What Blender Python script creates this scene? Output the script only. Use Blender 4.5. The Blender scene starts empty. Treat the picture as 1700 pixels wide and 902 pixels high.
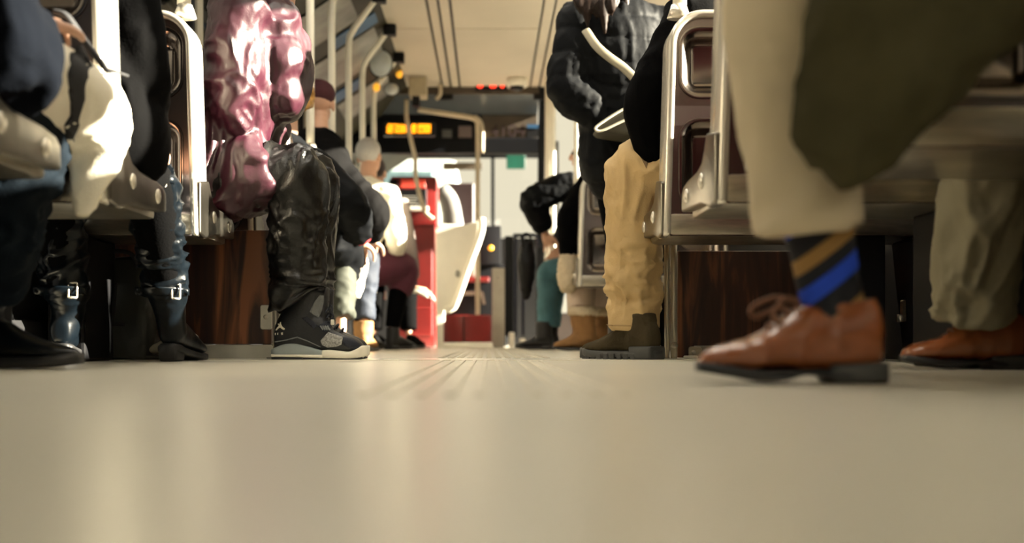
import bpy, bmesh, math, random
import numpy as np
from mathutils import Vector, Matrix
from mathutils.bvhtree import BVHTree
from mathutils.geometry import delaunay_2d_cdt

random.seed(7)
C = bpy.context.scene.collection
SC = bpy.context.scene
R = math.radians
V = Vector

# ------------------------------------------------------------------ camera
FPX = 1815.0                      # focal length in pixels of the 1700 px wide frame
CX, CY, CH = 812.0, 565.0, 0.064  # vanishing point of the aisle, lens height above the floor
cam_d = bpy.data.cameras.new('camera')
cam_d.sensor_width = 36.0
cam_d.lens = FPX / 1700 * 36.0
cam_d.shift_x = (850 - CX) / 1700
cam_d.shift_y = (CY - 451) / 1700
cam_d.clip_start = 0.02
cam_d.dof.use_dof = True
cam_d.dof.focus_distance = 3.5
cam_d.dof.aperture_fstop = 1.9
cam = bpy.data.objects.new('camera', cam_d)
C.objects.link(cam)
cam.location = (0, 0, CH)
cam.rotation_euler = (R(90), 0, 0)
SC.camera = cam

# ------------------------------------------------------------------ sky, sun, exposure
W = bpy.data.worlds.new('sky')
SC.world = W
W.use_nodes = True
wb = W.node_tree.nodes['Background']
wb.inputs[0].default_value = (0.84, 0.765, 0.59, 1)
wb.inputs[1].default_value = 1.0
sun_d = bpy.data.lights.new('sun', 'SUN')
sun_d.energy = 72.0
sun_d.color = (1.0, 0.91, 0.74)
sun_d.angle = R(0.6)
sun = bpy.data.objects.new('sun', sun_d)
C.objects.link(sun)
SUN_EL, SUN_AZ = R(20), R(4)     # low sun through the right hand windows, from behind the lens
sv = V((-math.cos(SUN_EL) * math.cos(SUN_AZ), math.cos(SUN_EL) * math.sin(SUN_AZ), -math.sin(SUN_EL)))
sun.rotation_euler = sv.to_track_quat('-Z', 'Y').to_euler()
sun.location = (6, -3, 4)
LAMP = 8.0                        # radiance of the lamps added above the frame
SC.view_settings.view_transform = 'Standard'
SC.view_settings.look = 'None'
SC.view_settings.exposure = 0.13
SC.view_settings.gamma = 1.0

def P(px, py, d):
    """point of the tram at depth d that the photograph shows at pixel (px, py)"""
    return V(((px - CX) * d / FPX, d, CH + (CY - py) * d / FPX))

# ------------------------------------------------------------------ materials
MATS = {}
def new_mat(name):
    m = bpy.data.materials.new(name)
    m.use_nodes = True
    MATS[name] = m
    nt = m.node_tree
    return m, nt, nt.nodes['Principled BSDF']

def mat(name, col, rough=0.6, metal=0.0, var=0.12, vscale=8.0, bump=0.0, bscale=60.0, sheen=0.0,
        coat=0.0, emit=None, estr=0.0, spec=0.5, stretch=(1, 1, 1), dirt=None):
    if name in MATS:
        return MATS[name]
    m, nt, b = new_mat(name)
    L = nt.links
    tc = nt.nodes.new('ShaderNodeTexCoord')
    mp = nt.nodes.new('ShaderNodeMapping')
    mp.inputs['Scale'].default_value = stretch
    L.new(tc.outputs['Object'], mp.inputs['Vector'])
    nz = nt.nodes.new('ShaderNodeTexNoise')
    nz.inputs['Scale'].default_value = vscale
    nz.inputs['Detail'].default_value = 5
    L.new(mp.outputs[0], nz.inputs['Vector'])
    rp = nt.nodes.new('ShaderNodeValToRGB')
    lo = [max(0, c * (1 - var)) for c in col]
    hi = [min(1, c * (1 + var)) for c in col]
    if dirt:
        lo = dirt
    rp.color_ramp.elements[0].color = (*lo, 1)
    rp.color_ramp.elements[1].color = (*hi, 1)
    rp.color_ramp.elements[0].position = 0.3
    rp.color_ramp.elements[1].position = 0.7
    L.new(nz.outputs['Fac'], rp.inputs['Fac'])
    L.new(rp.outputs[0], b.inputs['Base Color'])
    b.inputs['Roughness'].default_value = rough
    b.inputs['Metallic'].default_value = metal
    b.inputs['Specular IOR Level'].default_value = spec
    if sheen:
        b.inputs['Sheen Weight'].default_value = sheen
        b.inputs['Sheen Roughness'].default_value = 0.4
    if coat:
        b.inputs['Coat Weight'].default_value = coat
        b.inputs['Coat Roughness'].default_value = 0.15
    if emit:
        b.inputs['Emission Color'].default_value = (*emit, 1)
        b.inputs['Emission Strength'].default_value = estr
    if bump:
        n2 = nt.nodes.new('ShaderNodeTexNoise')
        n2.inputs['Scale'].default_value = bscale
        n2.inputs['Detail'].default_value = 3
        L.new(mp.outputs[0], n2.inputs['Vector'])
        bp = nt.nodes.new('ShaderNodeBump')
        bp.inputs['Strength'].default_value = bump
        bp.inputs['Distance'].default_value = 0.004
        L.new(n2.outputs['Fac'], bp.inputs['Height'])
        L.new(bp.outputs[0], b.inputs['Normal'])
    return m

def wood_mat():
    m, nt, b = new_mat('dark_wood')
    L = nt.links
    tc = nt.nodes.new('ShaderNodeTexCoord')
    mp = nt.nodes.new('ShaderNodeMapping')
    mp.inputs['Scale'].default_value = (9, 9, 0.9)
    L.new(tc.outputs['Object'], mp.inputs['Vector'])
    nz = nt.nodes.new('ShaderNodeTexNoise')
    nz.inputs['Scale'].default_value = 1.5
    nz.inputs['Detail'].default_value = 6
    nz.inputs['Distortion'].default_value = 1.6
    L.new(mp.outputs[0], nz.inputs['Vector'])
    mx = nt.nodes.new('ShaderNodeMath')
    mx.operation = 'MULTIPLY'
    L.new(nz.outputs['Fac'], mx.inputs[0])
    n3 = nt.nodes.new('ShaderNodeTexNoise')
    n3.inputs['Scale'].default_value = 0.8
    n3.inputs['Detail'].default_value = 3
    L.new(mp.outputs[0], n3.inputs['Vector'])
    L.new(n3.outputs['Fac'], mx.inputs[1])
    rp = nt.nodes.new('ShaderNodeValToRGB')
    e = rp.color_ramp.elements
    e[0].color = (0.012, 0.007, 0.006, 1); e[0].position = 0.13
    e[1].color = (0.30, 0.105, 0.04, 1); e[1].position = 0.38
    e.new(0.25).color = (0.045, 0.018, 0.012, 1)
    L.new(mx.outputs[0], rp.inputs['Fac'])
    L.new(rp.outputs[0], b.inputs['Base Color'])
    b.inputs['Roughness'].default_value = 0.42
    return m

def glass_mat():
    m, nt, b = new_mat('window_glass')
    nt.nodes.remove(b)
    L = nt.links
    out = nt.nodes['Material Output']
    tr = nt.nodes.new('ShaderNodeBsdfTransparent')
    tr.inputs[0].default_value = (0.97, 0.97, 0.95, 1)
    gl = nt.nodes.new('ShaderNodeBsdfGlossy')
    gl.inputs['Roughness'].default_value = 0.02
    fr = nt.nodes.new('ShaderNodeFresnel')
    fr.inputs['IOR'].default_value = 1.35
    mx = nt.nodes.new('ShaderNodeMixShader')
    L.new(fr.outputs[0], mx.inputs[0])
    L.new(tr.outputs[0], mx.inputs[1])
    L.new(gl.outputs[0], mx.inputs[2])
    L.new(mx.outputs[0], out.inputs[0])
    return m

def floor_mat():
    m, nt, b = new_mat('rubber_floor')
    L = nt.links
    tc = nt.nodes.new('ShaderNodeTexCoord')
    nz = nt.nodes.new('ShaderNodeTexNoise')
    nz.inputs['Scale'].default_value = 1.3
    nz.inputs['Detail'].default_value = 6
    L.new(tc.outputs['Object'], nz.inputs['Vector'])
    rp = nt.nodes.new('ShaderNodeValToRGB')
    rp.color_ramp.elements[0].color = (0.61, 0.58, 0.49, 1); rp.color_ramp.elements[0].position = 0.3
    rp.color_ramp.elements[1].color = (0.71, 0.67, 0.56, 1); rp.color_ramp.elements[1].position = 0.7
    L.new(nz.outputs['Fac'], rp.inputs['Fac'])
    n2 = nt.nodes.new('ShaderNodeTexNoise')
    n2.inputs['Scale'].default_value = 260
    L.new(tc.outputs['Object'], n2.inputs['Vector'])
    bp = nt.nodes.new('ShaderNodeBump')
    bp.inputs['Strength'].default_value = 0.25
    bp.inputs['Distance'].default_value = 0.001
    L.new(n2.outputs['Fac'], bp.inputs['Height'])
    L.new(bp.outputs[0], b.inputs['Normal'])
    L.new(rp.outputs[0], b.inputs['Base Color'])
    b.inputs['Roughness'].default_value = 0.30
    b.inputs['Specular IOR Level'].default_value = 0.6
    return m

def sock_mat():
    m, nt, b = new_mat('argyle_sock')
    L = nt.links
    tc = nt.nodes.new('ShaderNodeTexCoord')
    mp = nt.nodes.new('ShaderNodeMapping')
    mp.inputs['Rotation'].default_value = (0, R(38), 0)
    mp.inputs['Scale'].default_value = (17, 17, 17)
    mp.inputs['Location'].default_value = (0.3, 0, 0.2)
    L.new(tc.outputs['Object'], mp.inputs['Vector'])
    sx = nt.nodes.new('ShaderNodeSeparateXYZ')
    L.new(mp.outputs[0], sx.inputs[0])
    wv = nt.nodes.new('ShaderNodeMath'); wv.operation = 'FRACT'
    mul = nt.nodes.new('ShaderNodeMath'); mul.operation = 'MULTIPLY'; mul.inputs[1].default_value = 0.62
    L.new(sx.outputs['Z'], mul.inputs[0]); L.new(mul.outputs[0], wv.inputs[0])
    rp = nt.nodes.new('ShaderNodeValToRGB')
    rp.color_ramp.interpolation = 'CONSTANT'
    e = rp.color_ramp.elements
    e[0].color = (0.006, 0.007, 0.012, 1); e[0].position = 0
    e[1].color = (0.01, 0.06, 0.55, 1); e[1].position = 0.33
    e.new(0.58).color = (0.006, 0.007, 0.012, 1)
    e.new(0.78).color = (0.30, 0.17, 0.05, 1)
    L.new(wv.outputs[0], rp.inputs['Fac'])
    L.new(rp.outputs[0], b.inputs['Base Color'])
    b.inputs['Roughness'].default_value = 0.85
    return m

M = dict(
    floor=floor_mat(), wood=wood_mat(), glass=glass_mat(), sock=sock_mat(),
    rib=mat('rubber_rib', (0.70, 0.66, 0.55), 0.32),
    stripe=mat('painted_sunbeam', (0.92, 0.88, 0.76), 0.22, var=0.03, spec=.8),
    ceiling=mat('ceiling_laminate', (0.54, 0.48, 0.37), 0.45, var=0.06, vscale=2),
    slot=mat('black_slot', (0.012, 0.011, 0.010), 0.5),
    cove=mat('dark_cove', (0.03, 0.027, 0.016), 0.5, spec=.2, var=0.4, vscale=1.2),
    wall=mat('wall_laminate', (0.40, 0.37, 0.29), 0.5, vscale=2),
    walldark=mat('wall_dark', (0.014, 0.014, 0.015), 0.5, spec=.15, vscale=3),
    chrome=mat('polished_steel', (0.78, 0.73, 0.63), 0.22, 0.6, var=0.06, vscale=3, stretch=(1, 1, 0.2)),
    cheek=mat('cheek_steel', (0.17, 0.155, 0.13), 0.30, 1.0, var=0.35, vscale=9),
    steel=mat('brushed_steel', (0.46, 0.42, 0.34), 0.3, 1.0, var=0.2, vscale=14, bump=0.08, bscale=90, stretch=(1, 1, 6)),
    panel=mat('brown_steel', (0.27, 0.225, 0.21), 0.27, 1.0, var=0.15, vscale=5),
    recess=mat('dark_steel', (0.30, 0.26, 0.23), 0.2, 1.0, var=0.2, vscale=6),
    cushion=mat('seat_fabric', (0.10, 0.02, 0.025), 0.9, bump=0.3, bscale=300),
    cream=mat('cream_paint', (0.88, 0.83, 0.70), 0.35, var=0.05),
    black=mat('black_plastic', (0.006, 0.006, 0.007), 0.45, spec=.2),
    blackpaint=mat('black_paint', (0.005, 0.0055, 0.007), 0.5, spec=.15),
    bluegrey=mat('blue_grey_gloss', (0.06, 0.07, 0.074), 0.25, var=0.2, vscale=2),
    brown=mat('brown_laminate', (0.09, 0.07, 0.05), 0.6, spec=.2),
    red=mat('red_paint', (0.15, 0.008, 0.007), 0.35, var=0.15, vscale=5),
    redlight=mat('bright_red_label', (0.75, 0.07, 0.04), 0.5),
    white=mat('white_paint', (0.86, 0.82, 0.72), 0.4, var=0.04),
    grey=mat('grey_plastic', (0.33, 0.32, 0.28), 0.5),
    navypost=mat('navy_paint', (0.012, 0.014, 0.026), 0.45, spec=.2),
    green=mat('green_sign', (0.0, 0.08, 0.05), 0.5),
    blue=mat('blue_print', (0.02, 0.09, 0.20), 0.5),
    adwhite=mat('ad_card', (0.24, 0.24, 0.22), 0.4, var=0.6, vscale=3),
    skin=mat('skin', (0.58, 0.33, 0.22), 0.5, var=0.1),
    darkred=mat('dark_red_print', (0.022, 0.006, 0.005), 0.7),
)
# ------------------------------------------------------------------ object helpers
def wloc(o):
    v = V((0, 0, 0))
    while o is not None:
        v += o.location
        o = o.parent
    return v

def link_mesh(name, me, m, parent=None, smooth=False):
    o = bpy.data.objects.new(name, me)
    C.objects.link(o)
    if m is not None:
        me.materials.append(m)
    if parent is not None:
        off = wloc(parent)
        me.transform(Matrix.Translation(-off))
        o.parent = parent
    if smooth:
        me.polygons.foreach_set('use_smooth', [True] * len(me.polygons))
    return o

def obj(name, bm, m, parent=None, smooth=False, auto=False):
    me = bpy.data.meshes.new(name)
    bmesh.ops.recalc_face_normals(bm, faces=bm.faces)
    if auto:
        for f in bm.faces:
            f.smooth = True
        for e in bm.edges:
            if len(e.link_faces) == 2 and e.calc_face_angle(0) > R(38):
                e.smooth = False
    bm.to_mesh(me)
    bm.free()
    return link_mesh(name, me, m, parent, smooth)

def tag(o, label, cat, group=None, kind=None):
    o['label'] = label
    o['category'] = cat
    if group: o['group'] = group
    if kind: o['kind'] = kind
    return o

def thing(name, label, cat, loc=(0, 0, 0), group=None):
    o = bpy.data.objects.new(name, None)
    o.empty_display_size = 0.1
    C.objects.link(o)
    o.location = loc
    return tag(o, label, cat, group)

def struct(o):
    o['kind'] = 'structure'
    return o

def copy_thing(root, loc, label):
    c = root.copy(); C.objects.link(c)
    c.location = loc
    c['label'] = label
    for ch in root.children:
        k = ch.copy(); C.objects.link(k); k.parent = c
        for g in ch.children:
            q = g.copy(); C.objects.link(q); q.parent = k
    return c

def B():
    return bmesh.new()

def box(bm, x0, x1, y0, y1, z0, z1, bev=0.0, seg=2):
    t = bmesh.new()
    bmesh.ops.create_cube(t, size=1)
    for v in t.verts:
        v.co = V(((x0 + x1) / 2 + v.co.x * (x1 - x0), (y0 + y1) / 2 + v.co.y * (y1 - y0), (z0 + z1) / 2 + v.co.z * (z1 - z0)))
    if bev:
        bmesh.ops.bevel(t, geom=t.edges[:], offset=bev, segments=seg, affect='EDGES', profile=0.6)
    merge(bm, t)
    return bm

def merge(bm, t):
    me = bpy.data.meshes.new('tmp')
    t.to_mesh(me); t.free()
    bm.from_mesh(me)
    bpy.data.meshes.remove(me)

def cr(pts, n):
    """Catmull-Rom through rows of numbers"""
    p = np.array(pts, float)
    if len(p) < 3 or n < 2:
        out = []
        for i in range(len(p) - 1):
            for k in range(max(n, 1)):
                out.append(p[i] + (p[i + 1] - p[i]) * k / max(n, 1))
        out.append(p[-1])
        return np.array(out)
    q = np.vstack([2 * p[0] - p[1], p, 2 * p[-1] - p[-2]])
    out = []
    for i in range(len(p) - 1):
        a, b, c, d = q[i], q[i + 1], q[i + 2], q[i + 3]
        for k in range(n):
            t = k / n
            out.append(0.5 * ((2 * b) + (-a + c) * t + (2 * a - 5 * b + 4 * c - d) * t * t + (-a + 3 * b - 3 * c + d) * t ** 3))
    out.append(p[-1])
    return np.array(out)

def tube(bm, pts, ref=(0, 1, 0), n=4, seg=16, cap='round', power=2.0):
    """pts: rows (x,y,z,rx[,ry]); rx is measured across the ref direction, ry along it"""
    rows = [list(map(float, p)) + ([float(p[3])] if len(p) == 4 else []) for p in pts]
    pa = cr(rows, n)
    N = len(pa)
    pos = pa[:, :3]
    tan = np.gradient(pos, axis=0)
    rings = []
    rf = np.array(ref, float)
    def ring(c, t, rx, ry):
        t = t / (np.linalg.norm(t) + 1e-9)
        s = np.cross(t, rf)
        if np.linalg.norm(s) < 1e-3:
            s = np.cross(t, np.array((1.0, 0.07, 0.03)))
        s /= np.linalg.norm(s)
        o = np.cross(s, t)
        vs = []
        for k in range(seg):
            a = 2 * math.pi * k / seg
            ca, sa = math.cos(a), math.sin(a)
            ca = math.copysign(abs(ca) ** (2 / power), ca); sa = math.copysign(abs(sa) ** (2 / power), sa)
            vs.append(bm.verts.new(V(c + s * ca * rx + o * sa * ry)))
        return vs
    if cap == 'round' or cap == 'start':
        t = tan[0] / (np.linalg.norm(tan[0]) + 1e-9); r = min(pa[0][3], pa[0][4])
        for f in (0.98, 0.7):
            h = math.sqrt(1 - (f if f < .9 else .55) ** 2)
            sc = 0.45 if f > .9 else 0.82
            off = 0.88 if f > .9 else 0.55
            rings.append(ring(pos[0] - t * r * off, tan[0], pa[0][3] * sc, pa[0][4] * sc))
    for i in range(N):
        rings.append(ring(pos[i], tan[i], pa[i][3], pa[i][4]))
    if cap == 'round' or cap == 'end':
        t = tan[-1] / (np.linalg.norm(tan[-1]) + 1e-9); r = min(pa[-1][3], pa[-1][4])
        for sc, off in ((0.82, 0.55), (0.45, 0.88)):
            rings.append(ring(pos[-1] + t * r * off, tan[-1], pa[-1][3] * sc, pa[-1][4] * sc))
    for a, b in zip(rings[:-1], rings[1:]):
        for k in range(seg):
            bm.faces.new((a[k], a[(k + 1) % seg], b[(k + 1) % seg], b[k]))
    bm.faces.new(rings[0][::-1])
    bm.faces.new(rings[-1])
    return bm

def pipe(bm, pts, r, n=5, seg=12):
    return tube(bm, [(*p, r) for p in pts], ref=(0.31, 0.95, 0.12), n=n, seg=seg, cap='flat')

def ell(bm, c, rx, ry, rz, u=16, v=10):
    t = bmesh.new()
    bmesh.ops.create_uvsphere(t, u_segments=u, v_segments=v, radius=1)
    for q in t.verts:
        q.co = V((c[0] + q.co.x * rx, c[1] + q.co.y * ry, c[2] + q.co.z * rz))
    merge(bm, t)
    return bm

def cyl(bm, a, b, r, seg=20, r2=None):
    a, b = V(a), V(b)
    d = b - a
    m = Matrix.Translation((a + b) / 2) @ d.to_track_quat('Z', 'Y').to_matrix().to_4x4()
    bmesh.ops.create_cone(bm, cap_ends=True, segments=seg, radius1=r, radius2=r if r2 is None else r2, depth=d.length, matrix=m)
    return bm

def prism(bm, poly, axis, lo, hi, bev=0.0, seg=2):
    """poly: 2D outline; axis 'x' -> (y,z), 'y' -> (x,z), 'z' -> (x,y)"""
    t = bmesh.new()
    def pt(p, h):
        return V((h, p[0], p[1])) if axis == 'x' else V((p[0], h, p[1])) if axis == 'y' else V((p[0], p[1], h))
    a = [t.verts.new(pt(p, lo)) for p in poly]
    b = [t.verts.new(pt(p, hi)) for p in poly]
    n = len(poly)
    t.faces.new(a[::-1]); t.faces.new(b)
    for i in range(n):
        t.faces.new((a[i], a[(i + 1) % n], b[(i + 1) % n], b[i]))
    bmesh.ops.recalc_face_normals(t, faces=t.faces)
    if bev:
        es = [e for e in t.edges if e.calc_face_angle(0) > R(25)]
        bmesh.ops.bevel(t, geom=es, offset=bev, segments=seg, affect='EDGES', profile=0.6)
    merge(bm, t)
    return bm

def rrect(x0, x1, z0, z1, r, n=6):
    out = []
    for cx, cz, a0 in ((x1 - r, z1 - r, 0), (x0 + r, z1 - r, 90), (x0 + r, z0 + r, 180), (x1 - r, z0 + r, 270)):
        for k in range(n + 1):
            a = R(a0 + 90 * k / n)
            out.append((cx + r * math.cos(a), cz + r * math.sin(a)))
    return out

# ------------------------------------------------------------------ soft bodies: tubes joined into one skin
_perm = np.random.RandomState(3).permutation(4096)
_val = np.random.RandomState(5).rand(4096)
def vnoise(p):
    i = np.floor(p).astype(np.int64)
    f = p - i
    f = f * f * (3 - 2 * f)
    def h(x, y, z):
        return _val[_perm[(_perm[(_perm[x & 4095] + y) & 4095] + z) & 4095]]
    x, y, z = i[:, 0], i[:, 1], i[:, 2]
    r = 0
    for dx in (0, 1):
        for dy in (0, 1):
            for dz in (0, 1):
                w = (f[:, 0] if dx else 1 - f[:, 0]) * (f[:, 1] if dy else 1 - f[:, 1]) * (f[:, 2] if dz else 1 - f[:, 2])
                r = r + w * h(x + dx, y + dy, z + dz)
    return r

def folds(amp, scale=(7, 7, 18), warp=0.6, mask=None, seed=0.0, sharp=1.6):
    """cloth folds: ridged noise, stretched along the fold direction"""
    s = np.array(scale, float)
    def fn(co, no):
        w = np.stack([vnoise(co * 5 + 11.3 + seed), vnoise(co * 5 + 37.1 + seed), vnoise(co * 5 + 71.7 + seed)], 1) - 0.5
        q = co * s + w * warp * 3 + seed
        a = 1 - np.abs(2 * vnoise(q) - 1)
        b = 1 - np.abs(2 * vnoise(q * 2.1 + 5.2) - 1)
        d = (a ** sharp + 0.4 * b ** sharp - 0.75) * amp
        if mask is not None:
            d = d * mask(co)
        return co + no * d[:, None]
    return fn

def remesh(bm, voxel, smooth=6, fns=()):
    me = bpy.data.meshes.new('soft')
    bmesh.ops.recalc_face_normals(bm, faces=bm.faces)
    bm.to_mesh(me); bm.free()
    o = bpy.data.objects.new('soft', me)
    C.objects.link(o)
    md = o.modifiers.new('r', 'REMESH')
    md.mode = 'VOXEL'
    md.voxel_size = voxel
    if smooth:
        sm = o.modifiers.new('s', 'SMOOTH')
        sm.factor = 0.5
        sm.iterations = smooth
    dg = bpy.context.evaluated_depsgraph_get()
    out = bpy.data.meshes.new_from_object(o.evaluated_get(dg))
    bpy.data.objects.remove(o)
    bpy.data.meshes.remove(me)
    for fn in fns:
        n = len(out.vertices)
        co = np.empty(n * 3, np.float32); out.vertices.foreach_get('co', co)
        no = np.empty(n * 3, np.float32); out.vertex_normals.foreach_get('vector', no)
        co = fn(co.reshape(-1, 3).astype(float), no.reshape(-1, 3).astype(float))
        out.vertices.foreach_set('co', co.astype(np.float32).ravel())
        out.update()
    return out

def soft(name, bm, m, parent, voxel=0.01, smooth=6, fns=()):
    me = remesh(bm, voxel, smooth, fns)
    me.materials.clear()
    return link_mesh(name, me, m, parent, True)

def bvh_of(o):
    t = bmesh.new(); t.from_mesh(o.data)
    t.transform(Matrix.Translation(wloc(o)))
    b = BVHTree.FromBMesh(t); t.free()
    return b

def patch(bvh, poly, origin, u, w, side, th=0.003, step=0.006):
    """a thin piece lying on a surface: outline (s,z) in the plane (u,w), cast along -side"""
    origin, u, w, side = V(origin), V(u), V(w), V(side)
    mnx = min(p[0] for p in poly); mxx = max(p[0] for p in poly)
    mnz = min(p[1] for p in poly); mxz = max(p[1] for p in poly)
    pts = []
    n = len(poly)
    for i in range(n):
        a, b = V(poly[i]), V(poly[(i + 1) % n])
        k = max(1, int((b - a).length / step))
        for j in range(k):
            pts.append(a + (b - a) * j / k)
    nb = len(pts)
    def inside(x, z):
        c = False
        for i in range(n):
            x1, z1 = poly[i]; x2, z2 = poly[(i + 1) % n]
            if (z1 > z) != (z2 > z) and x < (x2 - x1) * (z - z1) / (z2 - z1) + x1:
                c = not c
        return c
    x = mnx + step / 2
    while x < mxx:
        z = mnz + step / 2
        while z < mxz:
            if inside(x, z):
                pts.append(V((x, z)))
            z += step
        x += step
    vo, ed, fc, *_ = delaunay_2d_cdt(pts, [(i, (i + 1) % nb) for i in range(nb)], [], 1, 1e-6)
    t = bmesh.new()
    lo, hi = [], []
    last = None
    for q in vo:
        p = origin + u * q.x + w * q.y
        hit, nn, _, _ = bvh.ray_cast(p + side * 0.6, -side)
        if hit is None:
            hit = p if last is None else p + side * ((last - p).dot(side))
        last = hit
        lo.append(t.verts.new(hit - side * 0.002)); hi.append(t.verts.new(hit + side * th))
    cnt = {}
    for f in fc:
        t.faces.new([hi[i] for i in f]); t.faces.new([lo[i] for i in reversed(f)])
        for i in range(len(f)):
            e = (f[i], f[(i + 1) % len(f)])
            cnt[tuple(sorted(e))] = cnt.get(tuple(sorted(e)), []) + [e]
    for k, es in cnt.items():
        if len(es) == 1:
            a, b = es[0]
            t.faces.new((hi[a], lo[a], lo[b], hi[b]))
    return t

def quilt(amp, pitch, z0=0.0, tilt=0.0):
    """down-filled bands between stitched seams"""
    def fn(co, no):
        z = (co[:, 2] - z0 + tilt * co[:, 0] + .012 * np.sin(co[:, 0] * 14)) / pitch
        d = (np.abs(np.sin(np.pi * z)) ** .5 - .7) * amp
        return co + no * d[:, None]
    return fn

# ------------------------------------------------------------------ shoes
def shoe_rows(bm, rows, power, fr, n=4, seg=22):
    """rows: (s, half width, z low, z high) along the shoe; fr maps (s,t,z) to the tram"""
    pa = cr(rows, n)
    rings = []
    for s, hw, z0, z1 in pa:
        hw = max(hw, 0.003)
        c, h = (z0 + z1) / 2, max((z1 - z0) / 2, 0.003)
        vs = []
        for k in range(seg):
            a = 2 * math.pi * k / seg
            ca, sa = math.cos(a), math.sin(a)
            x = math.copysign(abs(ca) ** (2 / power), ca) * hw
            y = math.copysign(abs(sa) ** (2 / power), sa) * h
            vs.append(bm.verts.new(fr(s, x, c + y)))
        rings.append(vs)
    for a, b in zip(rings[:-1], rings[1:]):
        for k in range(seg):
            bm.faces.new((a[k], a[(k + 1) % seg], b[(k + 1) % seg], b[k]))
    bm.faces.new(rings[0][::-1]); bm.faces.new(rings[-1])
    return bm

def frame(heel, head, side=None):
    u = V((math.cos(head), math.sin(head), 0))
    t = V((-u.y, u.x, 0))
    h = V(heel)
    def fr(s, a, z):
        return h + u * s + t * a + V((0, 0, z))
    fr.u, fr.t = u, t
    return fr

UP_LOW = [(0.0, .018, .03, .085), (.012, .031, .02, .10), (.05, .036, .02, .105), (.09, .037, .02, .103), (.125, .037, .02, .095),
          (.155, .041, .02, .080), (.19, .046, .02, .064), (.225, .045, .02, .054), (.26, .034, .02, .046), (.282, .014, .022, .036)]
def simple_shoe(root, heel, head, m_up, m_sole, L=0.285, shaft=None, heel_h=0.03, sole=0.022, voxel=0.006, wrinkle=0.0, name='shoe', wide=1.0, hi=1.0):
    fr = frame(heel, head)
    k = L / 0.285
    b = B()
    shoe_rows(b, [(s * k, w * wide, z0, z0 + (z1 - z0) * hi) for s, w, z0, z1 in UP_LOW], 2.4, fr)
    if shaft:
        tube(b, [(*fr(s, 0, z), rx, ry) for s, z, rx, ry in shaft], ref=fr.t, cap='flat')
    fn = [folds(wrinkle, (6, 6, 30), 0.8, lambda c: np.clip((c[:, 2] - .06) / .06, 0, 1))] if wrinkle else []
    up = soft(name, b, m_up, root, voxel, 4, fn)
    b = B()
    shoe_rows(b, [((s * 1.03 - .005) * k, (w + .004) * wide, .002 + max(0, s - .2) * .12, sole + max(0, s - .2) * .1) for s, w, z0, z1 in UP_LOW], 5, fr)
    prism_rows = [(0, .03), (.01, .038), (.075, .04), (.08, .036)]
    shoe_rows(b, [(s * k - .004, w * wide, 0.0, heel_h) for s, w in prism_rows], 6, fr, n=2)
    obj('sole', b, m_sole, up, True)
    return up, fr

# ------------------------------------------------------------------ people
def hand(bm, wrist, d, nrm, curl=0.5, size=1.0):
    """palm, four fingers of different length and a thumb; d points to the fingertips, nrm out of the palm"""
    wrist, d, nrm = V(wrist), V(d).normalized(), V(nrm).normalized()
    s = d.cross(nrm).normalized()
    nrm = s.cross(d).normalized()
    k = size
    t = B()
    tube(t, [(*(wrist - d * .03 * k), .024 * k, .019 * k), (*wrist, .026 * k, .018 * k), (*(wrist + d * .045 * k), .040 * k, .015 * k), (*(wrist + d * .085 * k), .040 * k, .012 * k)], ref=nrm, seg=14)
    for i, (off, ln) in enumerate(((-.032, .066), (-.011, .078), (.011, .074), (.031, .056))):
        p = wrist + d * .085 * k + s * off * k
        q = [p - d * .02 * k]
        ang = 0.0
        dirv = d + s * off * 2.2
        for j, f in enumerate((.45, .32, .23)):
            ang += curl * (0.7 if j == 0 else 1.0)
            q.append(q[-1] + (dirv.normalized() * math.cos(ang) + nrm * math.sin(ang)) * (ln * f + (.02 if j == 0 else 0)) * k)
        tube(t, [(*a, (.0088 - .0012 * j) * k) for j, a in enumerate(q)], ref=s, seg=8, n=3)
    a = wrist + d * .02 * k - s * .02 * k
    th = [a, a + (d * .5 - s * .75 + nrm * .2).normalized() * .045 * k]
    th.append(th[-1] + (d * .85 - s * .4 + nrm * .35).normalized() * .034 * k)
    th.append(th[-1] + (d * .95 - s * .05 + nrm * .4).normalized() * .026 * k)
    tube(t, [(*q, r * k) for q, r in zip(th, (.014, .0115, .0095, .0075))], ref=nrm, seg=8, n=3)
    me = remesh(t, .0042 * k, 3)
    bm.from_mesh(me)
    bpy.data.meshes.remove(me)

def head_mesh(bm, c, fwd, up=(0, 0, 1)):
    c, f, u = V(c), V(fwd).normalized(), V(up).normalized()
    s = f.cross(u).normalized(); u = s.cross(f)
    L = lambda a, b_, z: c + s * a + f * b_ + u * z
    t = B()
    m = Matrix((s, f, u)).transposed().to_4x4()
    def e(p, rx, ry, rz):
        q = bmesh.new()
        bmesh.ops.create_uvsphere(q, u_segments=18, v_segments=12, radius=1)
        for v in q.verts: v.co = V((v.co.x * rx, v.co.y * ry, v.co.z * rz))
        q.transform(Matrix.Translation(p) @ m); merge(t, q)
    e(L(0, -.012, .03), .075, .093, .085)
    e(L(0, .025, -.035), .058, .066, .075)
    e(L(0, .055, -.088), .026, .026, .022)
    tube(t, [(*L(0, .085, .012), .010), (*L(0, .103, -.018), .013), (*L(0, .105, -.032), .016, .011)], ref=f, seg=10)
    for k in (-1, 1):
        e(L(k * .078, -.008, -.008), .010, .020, .032)
        e(L(k * .032, .072, .018), .020, .012, .008)
    e(L(0, .082, -.058), .024, .012, .006); e(L(0, .081, -.068), .021, .012, .007)
    tube(t, [(*L(0, -.02, -.06), .052), (*L(0, -.03, -.16), .055)], ref=f)
    me = remesh(t, .006, 2)
    bm.from_mesh(me); bpy.data.meshes.remove(me)
    return [L(k * .032, .080, .004) for k in (-1, 1)]

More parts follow.
